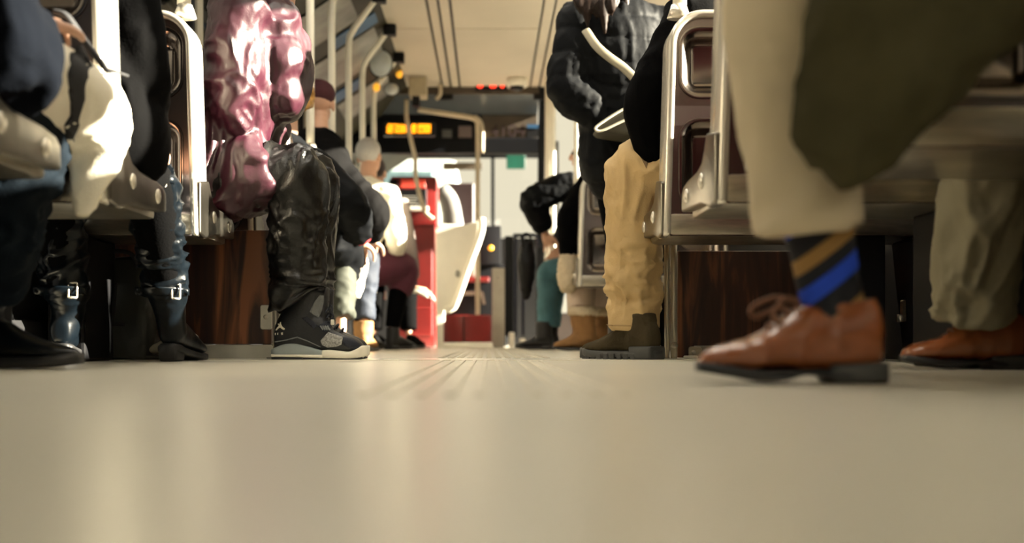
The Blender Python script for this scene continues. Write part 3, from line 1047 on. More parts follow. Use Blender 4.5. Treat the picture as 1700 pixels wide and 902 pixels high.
# handrails of the driver's place
def rail(name, label, pts, r, m=None, group=None):
    b = B(); pipe(b, pts, r, 6, 12)
    return tag(obj(name, b, m or M['cream'], None, True), label, 'handrail', group)
pipe_m = mat('beige_pipe', (.55, .46, .32), .35)
rail('handrail', 'curved beige handrail winding down in front of the red cabinet', [P(675, 166, 9.3) , P(675, 196, 9.3), P(682, 232, 9.3), P(689, 262, 9.3), P(690, 292, 9.3), P(697, 325, 9.3), P(706, 352, 9.3), P(719, 364, 9.3)], .019, pipe_m)
rail('handrail', 'beige handrail crossing under the bulkhead and bending down the windscreen', [P(694, 182, 9.5), P(740, 189, 9.5), P(780, 195, 9.5), P(790, 200, 9.5), P(793, 212, 9.5), P(793, 300, 9.5), P(793, 400, 9.5), V((at(793, 9.5), 9.5, 0))], .021, pipe_m)
rail('handrail', 'thin beige handrail right beside the bent one', [P(788, 193, 9.95), P(797, 200, 9.95), P(801, 214, 9.95), P(801, 253, 9.95)], .015, pipe_m)
rail('hook_handle', 'short beige hook hanging from the bulkhead', [P(731, 140, 9.5), P(731, 156, 9.5), P(724, 165, 9.5)], .017, pipe_m)
# red cabinet
d = 10.0
t = thing('red_cabinet', 'tall red cabinet behind the driver with a label and a screen', 'cabinet', (at(686, d), d, 0))
obj('lower_body', box(B(), at(655, d), at(722, d), d, d + .5, 0, az(372, d), .015), M['red'], t, auto=True)
obj('upper_body', box(B(), at(648, d), at(724, d), d + .03, d + .5, az(372, d), az(292, d), .02), M['red'], t, auto=True)
obj('arched_door', prism(B(), [(at(672, d), az(558, d)), (at(718, d), az(558, d)), (at(718, d), az(376, d)), (at(694, d), az(378, d)), (at(679, d), az(384, d)), (at(672, d), az(398, d))], 'y', d - .012, d + .01, .004, 1), mat('red_door', (.18, .012, .010), .35), t)
obj('label_plate', box(B(), at(665, d), at(706, d), d + .012, d + .035, az(312, d), az(297, d), .003, 1), M['redlight'], t)
sc_ = obj('screen', box(B(), at(664, d), at(708, d), d + .012, d + .035, az(344, d), az(314, d), .003, 1), M['black'], t)
b = B()
for k in range(4): box(b, at(668, d), at(692 + (k % 2) * 6, d), d + .008, d + .013, az(325 + k * 4.2 + 1.5, d), az(325 + k * 4.2, d))
obj('printed_lines', b, M['grey'], sc_)
obj('ledge', box(B(), at(662, d), at(711, d), d - .03, d + .04, az(350, d), az(344, d), .004, 1), M['cream'], t)
for k in range(8):
    obj('louvre', box(B(), at(685, d), at(715, d), d - .022, d - .008, az(556 - k * 6, d), az(552.5 - k * 6, d)), mat('red_shade', (.26, .015, .013), .5), t)
obj('side_screen', box(B(), at(646, d), at(660, d), d + .0, d + .03, az(330, d), az(298, d), .003, 1), M['blackpaint'], t)
# driver's seat and the dark panel behind it
t = thing('driver_chair', 'pale grey high backed driver seat right of the red cabinet', 'seat', (at(742, 11), 11, 0))
b = B(); tube(b, [(at(752, 11), 11.25, az(420, 11), .16, .07), (at(750, 11), 11.24, az(365, 11), .11, .06), (at(744, 11), 11.22, az(330, 11), .10, .06), (at(733, 11), 11.2, az(312, 11), .085, .05)], ref=(0, 1, 0), seg=18)
soft('backrest', b, mat('driver_seat_grey', (.16, .155, .14), .6), t, .012, 4)
b = B(); box(b, at(728, 11), at(775, 11), 11.15, 11.38, .42, .55, .04); obj('seat_cushion', b, M['black'], t, auto=True)
b = B(); cyl(b, (at(752, 11), 11.22, 0), (at(752, 11), 11.22, .44), .07); obj('pedestal', b, M['black'], t, True)
t = thing('dark_screen', 'dark reddish screen panel beside the driver seat', 'screen', (at(771, 11.4), 11.4, 0))
obj('panel', box(B(), at(736, 11.4), at(787, 11.4), 11.4, 11.44, az(430, 11.4), az(304, 11.4), .01, 1), mat('dark_maroon', (.035, .02, .02), .4), t)
obj('leg', box(B(), at(755, 11.4), at(770, 11.4), 11.4, 11.44, 0, az(428, 11.4)), M['black'], t)
# white slanted side panel with its rail, and the red drum below
d = 8.68
t = thing('side_panel', 'white slanted panel with a curved rail, sunlit beside the red cabinet', 'panel', (at(735, d), d, 0))
obj('sheet', prism(B(), [(at(723, d), az(380, d)), (at(735, d), az(372, d)), (at(768, d), az(374, d)), (at(799, d), az(366, d)), (at(797, d), az(392, d)), (at(754, d), az(510, d)), (at(738, d), az(514, d)), (at(738, d), az(535, d)), (at(724, d), az(535, d))], 'y', d, d + .03, .006, 1), M['white'], t)
b = B(); pipe(b, [P(800, 362, d - .03), P(798, 388, d - .03), P(778, 443, d - .03), P(757, 502, d - .03), P(748, 513, d - .03), P(738, 516, d - .03)], .028, 5, 12); obj('rail', b, M['cream'], t, True)
obj('foot', box(B(), at(725, d), at(736, d), d, d + .03, 0, az(534, d)), M['white'], t)
for px in (760,):
    obj('knob', ell(B(), P(px, 455, d - .005), .02, .02, .03, 12, 8), M['grey'], t, True)
t = thing('red_drum', 'low red rounded box on a white skirt in front of the driver', 'box', (at(775, 9.0), 9.1, 0))
b = B(); prism(b, [(at(735, 9.0) + (at(816, 9.0) - at(735, 9.0)) * k / 10, 9.06 - .05 * math.sin(math.pi * k / 10)) for k in range(11)] + [(at(816, 9.0), 9.4), (at(735, 9.0), 9.4)], 'z', .045, az(523, 9.0), .008, 1)
obj('drum', b, M['red'], t, auto=True)
b = B(); prism(b, [(at(726, 9.0) + (at(818, 9.0) - at(726, 9.0)) * k / 10, 8.95 - .16 * math.sin(math.pi * k / 10)) for k in range(11)] + [(at(818, 9.0), 9.4), (at(726, 9.0), 9.4)], 'z', 0.0, .045, .006, 1)
obj('skirt', b, M['white'], t, auto=True)
obj('seam', box(B(), at(770, 9.0) - .004, at(770, 9.0) + .004, 8.985, 9.02, .05, az(524, 9.0)), M['black'], t)
# driver's console, dark, with one amber lamp
t = thing('driver_console', 'dark driver console with one small amber lamp', 'console', (at(800, 10.6), 10.6, 0))
obj('lower_cabinet', box(B(), at(742, 10.6), at(842, 10.6), 10.6, 11.1, 0, az(440, 10.6), .02), M['blackpaint'], t, auto=True)
obj('instrument_top', prism(B(), [(10.55, az(440, 10.6)), (10.75, az(372, 10.6)), (11.05, az(372, 10.6)), (11.05, az(440, 10.6))], 'x', at(796, 10.6), at(832, 10.6), .015), M['black'], t, auto=True)
o = obj('lamp', ell(B(), P(815, 412, 10.52), .026, .02, .026, 12, 8), am, t, True)
obj('red_ledge', box(B(), at(752, 10.5), at(812, 10.5), 10.52, 10.62, az(468, 10.5), az(460, 10.5), .005, 1), M['red'], t)
obj('grey_pad', box(B(), at(776, 10.5), at(794, 10.5), 10.54, 10.6, az(462, 10.5), az(430, 10.5), .02), M['grey'], t, auto=True)
obj('brown_frame', prism(B(), [(at(758, 10.5), az(484, 10.5)), (at(802, 10.5), az(484, 10.5)), (at(806, 10.5), az(505, 10.5)), (at(801, 10.5), az(505, 10.5)), (at(798, 10.5), az(490, 10.5)), (at(758, 10.5), az(490, 10.5))], 'y', 10.52, 10.6), M['brown'], t)
d = 9.6
t = thing('grey_post', 'pale grey square post right of the red rounded box', 'post', (at(827, d), d, 0))
obj('post', box(B(), at(817, d), at(838, d), d, d + .12, 0, az(445, d), .01), mat('post_grey', (.36, .33, .27), .5), t, auto=True)
b = B(); ell(b, (at(828, d), d - .002, az(461, d)), .016, .01, .016, 12, 8); obj('bolt', b, M['chrome'], t, True)
t = thing('door_rail', 'dark navy double post with a top bar by the front door', 'rail', (at(860, d), d, 0))
for x0, x1, m_ in ((838, 852, M['blackpaint']), (853, 858, M['navypost']), (866, 871, M['navypost'])):
    obj('post', box(B(), at(x0, d), at(x1, d), d, d + .06, 0.1, az(392, d), .006, 1), m_, t)
b = B(); pipe(b, [P(852, 391, d + .03), P(870, 391, d + .03), P(888, 391, d + .03), P(893, 396, d + .03), P(894, 410, d + .03)], .017, 4, 10); obj('top_bar', b, M['navypost'], t, True)
for x0, x1, y0 in ((845, 854, 552), (863, 872, 562)):
    obj('white_foot', box(B(), at(x0, d), at(x1, d), d - .02, d + .05, 0, az(y0, d), .004, 1), M['white'], t)
# glazed nose with the front door, raked
dr = struct(obj('door_2', prism(B(), [(9.6, 2.30), (9.66, 2.30), (10.46, 0), (10.40, 0)], 'x', .44, .50), M['blackpaint']))
obj('door_frame', prism(B(), [(9.6, 2.30), (9.66, 2.30), (10.46, 0), (10.40, 0)], 'x', 1.30, 1.36), M['blackpaint'], dr)
obj('door_pane', prism(B(), [(9.63, 2.30), (9.638, 2.30), (10.33, .3), (10.322, .3)], 'x', .50, 1.30), M['glass'], dr)
obj('door_skirt', prism(B(), [(10.31, .32), (10.35, .32), (10.46, 0), (10.41, 0)], 'x', .50, 1.30), mat('door_brown', (.02, .008, .007), .5), dr)
# ad cards in the left cove
def card(px, y0, y1, f0, f1, m, label, cat='poster'):
    A, Bq = V((-.70, 0, 2.298)), V((-1.36, 0, 1.868))
    nrm = V((.55, 0, -.84)).normalized()
    p0 = A.lerp(Bq, f0) + nrm * .004; p1 = A.lerp(Bq, f1) + nrm * .004
    q0, q1 = p0 + nrm * .006, p1 + nrm * .006
    b = prism(B(), [(p0.x, p0.z), (q0.x, q0.z), (q1.x, q1.z), (p1.x, p1.z)], 'y', y0, y1)
    return tag(obj('ad_card', b, m), label, cat, 'advertisement cards in the left cove')
card(0, 6.6, 7.2, .25, .85, M['adwhite'], 'pale advertisement card in the left cove, nearest')
card(0, 7.28, 7.5, .1, .55, M['blue'], 'blue advertisement card in the left cove, between pale ones')
card(0, 7.55, 8.3, .15, .9, M['adwhite'], 'pale advertisement card in the left cove, behind the blue one')
card(0, 8.45, 8.7, .45, .9, M['blue'], 'small blue advertisement card deeper in the left cove')
card(0, 8.8, 9.4, .2, .8, M['adwhite'], 'pale advertisement card in the left cove, last before the bulkhead')
for i, (px, py, dd) in enumerate(((663, 123, 9.0), (625, 145, 8.4))):
    o = tag(obj('marker_lamp', ell(B(), P(px, py, dd), .028, .028, .034, 12, 8), mat('marker_amber', (.8, .4, .05), .5, emit=(1, .45, .03), estr=.8), None, True),
            ('small amber lamp between the bent poles, upper' if i == 0 else 'small amber lamp between the bent poles, lower'), 'lamp', 'amber lamps')
for i, (px, py, dd) in enumerate(((632, 105, 8.2), (650, 148, 9.1))):
    t = thing('convex_mirror', ('large' if i == 0 else 'small') + ' pale convex mirror disc among the bent poles', 'mirror', tuple(P(px, py, dd)))
    obj('disc', ell(B(), P(px, py, dd), .085 - i * .025, .02, .10 - i * .05, 20, 10), mat('mirror_pale', (.62, .66, .66), .25, .3), t, True)
    obj('rim', ell(B(), P(px, py, dd) + V((0, .012, 0)), .093 - i * .025, .014, .108 - i * .05, 20, 10), M['black'], t, True)
# ------------------------------------------------------------------ clothes
navy = mat('navy_cloth', (.0015, .0022, .004), .95, bump=.3, bscale=120, spec=.05)
creamcloth = mat('cream_wool', (.80, .75, .62), .85, bump=.3, bscale=160, var=.06)
darktrim = mat('dark_trim', (.012, .012, .014), .8)
denim = mat('dark_denim', (.0028, .006, .010), .8, bump=.4, bscale=220, var=.3, spec=.1)
bluejeans = mat('blue_jeans', (.006, .011, .024), .8, bump=.4, bscale=220, var=.25)
tealjeans = mat('teal_jeans', (.06, .16, .19), .8, bump=.4, bscale=220, var=.25)
bootleather = mat('blue_black_leather', (.002, .0036, .0055), .28, bump=.2, bscale=40, spec=.25)
blackcloth = mat('black_cloth', (.0016, .0016, .0018), .9, bump=.3, bscale=140, spec=.04)
blackpuffer = mat('black_puffer', (.0035, .004, .005), .6, bump=.2, bscale=60, spec=.08)
burgundy = mat('burgundy_coat', (.028, .0022, .009), .43, bump=.12, bscale=120, var=.2, spec=.7)
satin = mat('black_satin', (.004, .0037, .0035), .30, bump=.2, bscale=180, spec=.45)
khaki = mat('khaki_cotton', (.50, .35, .16), .75, bump=.3, bscale=200, var=.08)
beige = mat('beige_trouser', (.58, .49, .34), .8, spec=.1, bump=.3, bscale=200, var=.06)
olivetr = mat('olive_grey_trouser', (.23, .20, .125), .8, bump=.3, bscale=200, var=.1)
olivecoat = mat('olive_coat', (.062, .055, .028), .9, bump=.3, bscale=100, var=.25, spec=.05)
olive = mat('olive_cloth', (.022, .025, .016), .8)
greycloth = mat('charcoal_cloth', (.004, .0038, .004), .85, spec=.05)
maroon = mat('maroon_skirt', (.07, .008, .022), .75)
taupe = mat('taupe_cloth', (.20, .165, .155), .8)
suede = mat('brown_suede', (.055, .043, .024), .9, spec=.1, bump=.8, bscale=60, var=.35)
brownleather = mat('cognac_leather', (.28, .085, .028), .22, bump=.06, bscale=30, coat=.6, var=.22, vscale=9)
tansuede = mat('tan_suede', (.26, .13, .042), .8, bump=.3, bscale=80, var=.25)
rubber = mat('black_rubber', (.012, .012, .013), .5)
greyrub = mat('grey_rubber', (.05, .05, .047), .6)
fur = mat('cream_fur', (.62, .52, .36), .95, bump=1.0, bscale=160)
hairbrown = mat('brown_hair', (.010, .004, .0018), .5, spec=.2, stretch=(1, 1, .1), vscale=60, var=.5)
hairgold = mat('golden_hair', (.45, .24, .06), .45, var=.4, vscale=30)
hairdark = mat('dark_hair', (.03, .015, .012), .5)
hairgrey = mat('grey_hair', (.45, .43, .40), .5)
palecloth = mat('pale_pink_cloth', (.62, .50, .40), .85)
F = folds

def slouch(z0, z1):
    return lambda c: np.clip((c[:, 2] - z0) / .06, 0, 1) * np.clip((z1 - c[:, 2]) / .05 + .35, .35, 1)

# ---------------------------------------------------------------- left row, nearest: navy jacket, cream coat
pA = Person('person at the left edge in a navy jacket with a cream coat over the lap', (-1.10, 1.99, .57), (-1.10, 1.97, .88), (-1.09, 1.99, 1.10), (-1.08, 2.04, 1.27),
            [(-1.24, 1.97, 1.04), (-1.0, 1.97, 1.04)], [(-1.25, 1.97, .76), (-.855, 1.94, .54)], [(-1.18, 2.15, .66), (-.875, 2.08, .665)],
            [(-1.20, 2.28, .52), (-.955, 2.29, .52)], [(-1.28, 2.22, .12), (-1.125, 2.42, .12)], fwd=(0, 1, 0), toe=[(0, 1, 0), (1, 0, 0)],
            handdir=[None, (-.05, .35, .12)], hair=('short', hairbrown))
pA.coat(navy, .035, -.02, (.08, .082, .078, .06), fns=[F(.010, (9, 9, 14), .8)], name='jacket', extra=lambda b: tube(b, [(-1.02, 1.93, .80, .09), (-.92, 1.93, .65, .095), (-.865, 1.96, .545, .085), (-.90, 2.04, .56, .06)], ref=(0, 1, 0), seg=18))
def lapcoat(b):
    tube(b, [(-1.03, 2.02, .56, .13, .09), (-.96, 2.12, .60, .125, .08), (-.90, 2.26, .578, .115, .08), (-.875, 2.35, .53, .095, .07)], ref=(0, .3, 1), seg=20)
    tube(b, [(-.87, 2.30, .57, .10, .045), (-.85, 2.36, .52, .085, .04), (-.865, 2.38, .44, .055, .03), (-.885, 2.38, .35, .02, .02)], ref=(0, 1, 0), seg=18)
b = B(); lapcoat(b)
lc = soft('cream_coat', b, creamcloth, pA.root, .008, 4, [F(.012, (14, 14, 7), 1.0, lambda c: np.clip((.62 - c[:, 2]) / .12, .12, 1))])
bv = bvh_of(lc)
def px_patch(bv, pl, d, m, name, parent, th=.004, step=.007):
    """a trim lying on a garment, given where it runs on the garment as seen from the aisle"""
    poly = [((x - CX) * d / FPX, CH + (CY - y) * d / FPX) for x, y in pl]
    return obj(name, patch(bv, poly, (0, d, 0), (1, 0, 0), (0, 0, 1), (0, -1, 0), th, step), m, parent, True)
px_patch(bv, [(137, 75), (148, 100), (150, 130), (140, 165), (118, 200), (95, 222), (84, 218), (112, 190), (130, 155), (137, 120), (132, 92)], 2.2, darktrim, 'dark_trim', lc)
pA.trousers(denim, (.10, .092, .088, .078, .07), .05, fns=[F(.020, (9, 9, 16), 1.3, lambda c: np.clip((.55 - c[:, 2]) / .15, .2, 1), 0, 1.7)], name='jeans')
simple_shoe(pA.root, (-1.205, 2.425, 0), 0.0, bootleather, rubber, .30, [(.06, .07, .06, .05), (.075, .14, .055, .05), (.085, .24, .06, .058)], sole=.028, wrinkle=.008, name='boot', wide=1.1, hi=1.15)
simple_shoe(pA.root, (-1.285, 2.17, 0), R(90), bootleather, rubber, .29, [(.06, .07, .055, .045), (.06, .24, .058, .055)], name='boot')
t = tag(obj('shoulder_strap', tube(B(), [(*P(92, 20, 2.24), .006, .012), (*P(112, 28, 2.24), .007, .016), (*P(136, 62, 2.24), .007, .017), (*P(166, 102, 2.26), .007, .018), (*P(177, 116, 2.27), .006, .012), (*P(192, 119, 2.3), .003), (*P(212, 126, 2.34), .003)], ref=(0, 1, 0), seg=10), darktrim, None, True),
        'black strap with a thin cord running from the hand across the bright seat edge', 'strap')

# ---------------------------------------------------------------- second left: black coat, slouchy boots
pB = Person('person in a black coat and slouchy blue-black boots on the second left seat', (-1.09, 2.69, .57), (-1.07, 2.69, .88), (-1.05, 2.72, 1.11), (-1.03, 2.76, 1.28),
            [(-1.25, 2.69, 1.05), (-.90, 2.69, 1.05)], [(-1.28, 2.70, .78), (-.845, 2.67, .70)], [(-1.18, 2.88, .64), (-.92, 2.89, .62)],
            [(-1.20, 2.985, .50), (-.93, 2.985, .50)], [(-1.225, 3.20, .12), (-.952, 3.285, .12)], hair=('long', hairbrown))
def bskirt(b):
    tube(b, [(-.98, 2.66, .70, .13, .15), (-.915, 2.70, .60, .12, .16), (-.90, 2.73, .535, .10, .14)], ref=(0, 1, 0), seg=20)
pB.coat(blackcloth, .035, -.04, (.075, .07, .062, .05), fns=[F(.009, (10, 10, 9), .9)], extra=bskirt)
pB.trousers(blackcloth, (.095, .085, .07, .06, .05), .06)
def slouchy_boot(root, heel, kn, an, head):
    fr = frame(heel, head)
    b = B()
    shoe_rows(b, [(s, w, z0 + .03 * max(0, 1 - s / .2), z1 + .035 * max(0, 1 - s / .25)) for s, w, z0, z1 in UP_LOW], 2.4, fr)
    h = V(heel)
    tube(b, [(*fr(.045, 0, .08), .040, .045), (*mid(an, kn, .10), .046, .050), (*mid(an, kn, .22), .060, .060), (*mid(an, kn, .45), .066, .064), (*mid(an, kn, .75), .072, .068), (*V(kn), .074, .072)], ref=(.1, 1, 0), cap='flat', seg=20, n=5)
    up = soft('boot', b, bootleather, root, .006, 4, [F(.020, (7, 7, 22), 1.1, slouch(.15, .60), heel[0], 1.5)])
    b = B()
    shoe_rows(b, [(s, w + .003, .0 + max(0, .03 - s * .15), .012 + max(0, .03 - s * .15) + .01) for s, w, z0, z1 in UP_LOW], 5, fr)
    shoe_rows(b, [(-.006, .024, 0, .055), (.02, .032, 0, .055), (.055, .032, 0, .05), (.065, .028, 0, .045)], 5, fr, n=2)
    obj('sole', b, rubber, up, True)
    bv = bvh_of(up)
    for s_, z, dirv in ((.0, .205, V((0, -1, 0))), (.0, .50, V((0, -1, 0)))):
        c = V((an[0], an[1], z)) if z < .3 else V((kn[0], kn[1], z))
        q = patch(bv, [(-.075, -.014), (.075, -.010), (.075, .010), (-.075, .014)], c, (1, 0, 0), (0, 0, 1), (0, -1, 0), .004, .008)
        st_ = obj('buckle_strap', q, bootleather, up, True)
        hit, nn, _, _ = bv.ray_cast(c + V((.048, -.5, 0)), V((0, 1, 0)))
        if hit:
            k = B()
            w_, h_ = .011, .021
            pl = [hit + V((dx * w_, -.011 + (.006 if dx > 0 else 0), dz * h_)) for dx, dz in ((-1, -1), (1, -1), (1, 1), (-1, 1), (-1, -1))]
            for a_, b_ in zip(pl[:-1], pl[1:]): cyl(k, a_, b_, .003, 8)
            obj('buckle', k, M['chrome'], up, True)
    return up
slouchy_boot(pB.root, (-.955, 3.245, 0), (-.932, 3.0, .53), (-.952, 3.285, .11), R(86))
slouchy_boot(pB.root, (-1.225, 3.12, 0), (-1.20, 3.0, .53), (-1.222, 3.19, .11), R(97))
# dark bag and pale shoe on the floor by them
t = thing('tote_bag', 'dark glossy tote bag on the floor between the slouchy boots', 'bag', (-1.2, 3.5, 0))
b = B(); tube(b, [(-1.185, 3.52, .003, .115, .07), (-1.18, 3.52, .12, .118, .072), (-1.185, 3.52, .27, .105, .05), (-1.19, 3.52, .325, .095, .03)], ref=(0, 1, 0), cap='flat', power=5, seg=28)
bg = soft('body', b, mat('dark_glossy_leather', (.035, .038, .034), .28, bump=.3, bscale=50), t, .007, 3, [F(.008, (8, 8, 5), .8)])
bvb = bvh_of(bg)
px_patch(bvb, [(112, 540), (208, 542), (208, 536), (112, 533)], 3.45, darktrim, 'seam_band', bg)
px_patch(bvb, [(188, 470), (193, 470), (191, 534), (185, 534)], 3.45, darktrim, 'side_strap', bg)
px_patch(bvb, [(154, 585), (166, 582), (178, 594), (172, 598), (160, 597)], 3.45, M['chrome'], 'metal_tag', bg)
b = B(); pipe(b, [(-1.25, 3.48, .29), (-1.24, 3.46, .335), (-1.18, 3.45, .345), (-1.13, 3.46, .335), (-1.12, 3.48, .29)], .007); obj('handle', b, darktrim, t, True)
t = thing('pale_shoe', 'pale round-toed shoe lying on the floor behind the slouchy boot', 'shoe', (-1.05, 3.5, 0))
simple_shoe(t, (-.93, 3.50, 0), R(178), mat('pale_canvas', (.42, .40, .33), .8), greyrub, .20, None, sole=.015, name='upper', wide=.9, hi=.8)

# ---------------------------------------------------------------- third left: burgundy coat, sneaker
pC = Person('person in a sunlit burgundy coat and shiny black trousers facing the aisle', (-.93, 3.56, .57), (-.80, 3.57, .89), (-.72, 3.58, 1.15), (-.66, 3.58, 1.33),
            [(-.76, 3.76, 1.09), (-.78, 3.41, 1.09)], [(-.78, 3.78, .82), (-.80, 3.40, .82)], [(-.78, 3.64, .70), (-.80, 3.52, .70)],
            [(-.60, 3.66, .605), (-.612, 3.51, .60)], [(-.62, 3.685, .13), (-.632, 3.56, .13)], fwd=(1, 0, 0), handdir=[(-.2, -.5, -.6), (-.2, .5, -.6)], curl=1.0, hair=('short', hairdark))
def cskirt(b):
    tube(b, [(-.95, 3.54, .60, .15, .14), (-.84, 3.535, .60, .16, .145), (-.74, 3.53, .615, .16, .135), (-.70, 3.53, .625, .155, .125)], ref=(0, 0, 1), cap='start', seg=24)
    tube(b, [(-.72, 3.57, 1.10, .12, .10), (-.66, 3.55, .95, .13, .085), (-.665, 3.54, .83, .10, .06)], ref=(1, 0, 0), seg=20)
cc = pC.coat(burgundy, .042, -.03, (.09, .088, .082, .07), voxel=.007, fns=[F(.026, (8, 8, 4.5), 1.2, None, 2.3, 1.5), F(.004, (24, 24, 9), 1.0, None, 8.1, 1.6)], extra=cskirt)
pC.trousers(satin, (.105, .098, .098, .092, .082), .025, voxel=.008,
            fns=[F(.014, (14, 14, 6), 1.2, None, 4.0, 1.8), F(.026, (8, 8, 22), 1.3, lambda c: np.clip((.34 - c[:, 2]) / .1, 0, 1), 1.0, 1.7), F(.018, (24, 9, 9), .9, lambda c: np.clip((c[:, 2] - .55) / .1, 0, 1), 3.), lambda co, no: co + np.stack([0 * co[:, 0], 0 * co[:, 0], .075 * np.clip((.24 - co[:, 2]) / .08, 0, 1) * np.clip((co[:, 0] + .665) / .09, 0, 1)], 1)])
# sneaker
def sneaker(root, heel, head, detail=True):
    fr = frame(heel, head)
    blk = mat('sneaker_black', (.010, .011, .014), .45, bump=.2, bscale=120)
    gry = mat('sneaker_grey', (.16, .17, .175), .7, bump=.6, bscale=300)
    spk = mat('sneaker_speckle', (.30, .30, .29), .7, var=.5, vscale=180)
    teal = mat('sneaker_midsole_grey', (.27, .31, .31), .5)
    wht = mat('sneaker_white', (.80, .76, .65), .5, var=.04)
    ny = mat('sneaker_navy', (.012, .015, .026), .75, bump=.2, bscale=200)
    b = B()
    shoe_rows(b, [(0.004, .018, .03, .10), (.014, .034, .02, .125), (.05, .041, .02, .145), (.09, .042, .02, .155), (.13, .043, .02, .158), (.16, .044, .02, .145), (.185, .047, .02, .118), (.21, .050, .02, .096), (.24, .051, .02, .082), (.265, .046, .02, .073), (.285, .034, .02, .060), (.297, .012, .022, .044)], 2.5, fr)
    tube(b, [(*fr(.075, 0, .10), .043, .07), (*fr(.10, 0, .16), .044, .062), (*fr(.118, 0, .205), .044, .056), (*fr(.124, 0, .23), .043, .052)], ref=fr.u, cap='flat', seg=22)
    tube(b, [(*fr(.165, 0, .12), .03, .018), (*fr(.166, 0, .17), .032, .014), (*fr(.172, 0, .215), .032, .010), (*fr(.176, 0, .232), .026, .007)], ref=fr.u, seg=14)
    up = soft('sneaker', b, blk, root, .005, 3)
    def layer(name, rows, m, power=5):
        q = B(); shoe_rows(q, rows, power, fr); return obj(name, q, m, up, True)
    layer('midsole_heel', [(-.004, .024, .016, .034), (.01, .041, .012, .040), (.04, .046, .012, .052), (.075, .046, .012, .055), (.11, .046, .012, .047), (.15, .049, .010, .035), (.168, .050, .008, .031)], teal)
    layer('midsole_toe', [(.165, .050, .004, .032), (.19, .053, .003, .034), (.22, .056, .003, .031), (.25, .054, .003, .028), (.268, .049, .004, .034), (.288, .037, .006, .046), (.302, .014, .016, .046)], wht)
    layer('midsole_band', [(-.003, .026, .009, .019), (.01, .043, .008, .020), (.10, .048, .007, .019), (.168, .052, .003, .020)], wht, 4)
    layer('outsole_heel', [(-.002, .026, .0, .011), (.02, .043, .0, .011), (.09, .047, 0, .010), (.105, .046, 0, .008)], rubber)
    layer('outsole_toe', [(.10, .045, .0, .005), (.2, .052, 0, .005), (.27, .045, .0, .006), (.292, .028, .003, .012)], rubber)
    if detail:
        bv = bvh_of(up)
        def pt(name, poly, m, th=.003, step=.006):
            return obj(name, patch(bv, poly, heel, fr.u, (0, 0, 1), -fr.t, th, step), m, up, True)
        pt('ankle_mesh', [(.124, .155), (.140, .188), (.157, .211), (.169, .208), (.168, .185), (.163, .160), (.151, .136)], gry)
        pt('toe_mesh', [(.160, .062), (.185, .090), (.233, .074), (.229, .050), (.212, .043), (.182, .040), (.165, .048)], spk, .003)
        pt('lace_wing', [(.150, .110), (.165, .118), (.180, .128), (.194, .108), (.184, .094), (.172, .089)], ny, .006)
        for k in range(4):
            pt('wing_slot', [(.158 + k * .007, .109), (.162 + k * .007, .112), (.171 + k * .007, .098), (.167 + k * .007, .095)], gry, .0075, .004)
        pt('toe_cap', [(.232, .075), (.262, .070), (.284, .052), (.292, .038), (.272, .030), (.262, .033), (.236, .048)], ny, .002)
        pt('strap', [(.10, .135), (.118, .140), (.150, .112), (.140, .098), (.126, .110)], ny, .004)
        pt('heel_seam', [(.01, .060), (.05, .066), (.085, .075), (.12, .062), (.16, .043), (.16, .040), (.12, .058), (.085, .071), (.05, .062), (.01, .056)], gry, .0035, .005)
        ivory = mat('emblem_ivory', (.72, .68, .56), .5)
        E = lambda pts: [((q[0] / 6.014 + 420 - 455) / 507, (597 - (q[1] / 6.014 + 460)) / 507) for q in pts]
        pt('jumping_figure', E([(290, 455), (302, 450), (304, 470), (318, 495), (346, 515), (340, 530), (320, 522), (298, 505), (278, 515), (258, 535), (248, 530), (268, 502), (282, 490), (276, 478), (268, 470), (274, 464), (288, 474)]), ivory, .003, .0025)
        for q in ([(243, 560), (254, 556), (252, 580), (243, 578)], [(272, 556), (279, 556), (277, 577), (271, 575)], [(308, 556), (326, 552), (326, 576), (312, 578)]):
            pt('heel_letter', E(q), ivory, .003, .003)
        for k, (s, z) in enumerate(((.172, .185), (.176, .165), (.182, .148), (.19, .130), (.205, .112), (.222, .098))):
            q = B(); pipe(q, [fr(s - .004, -.026, z - .012), fr(s + .004, -.012, z + .001), fr(s + .006, 0, z + .004), fr(s + .004, .012, z + .001), fr(s - .004, .026, z - .012)], .003, 3, 8)
            obj('lace', q, ny, up, True)
        q = B(); pipe(q, [fr(.178, -.005, .16), fr(.188, -.016, .178), fr(.194, -.02, .165), fr(.186, -.018, .15), fr(.180, -.008, .152)], .0026, 4, 8); obj('lace', q, ny, up, True)
        q = B(); pipe(q, [fr(.184, -.005, .145), fr(.192, -.018, .150), fr(.199, -.022, .14), fr(.190, -.018, .132)], .0026, 4, 8); obj('lace', q, ny, up, True)
        q = B(); box(q, -.006, .006, -.004, .004, -.009, .009, .002, 1); q.transform(Matrix.Translation(fr(.196, -.026, .122))); obj('lace_tip', q, wht, up)
    return up
sneaker(pC.root, (-.703, 3.565, 0), 0.0)
sneaker(pC.root, (-.704, 3.680, 0), R(0), False)

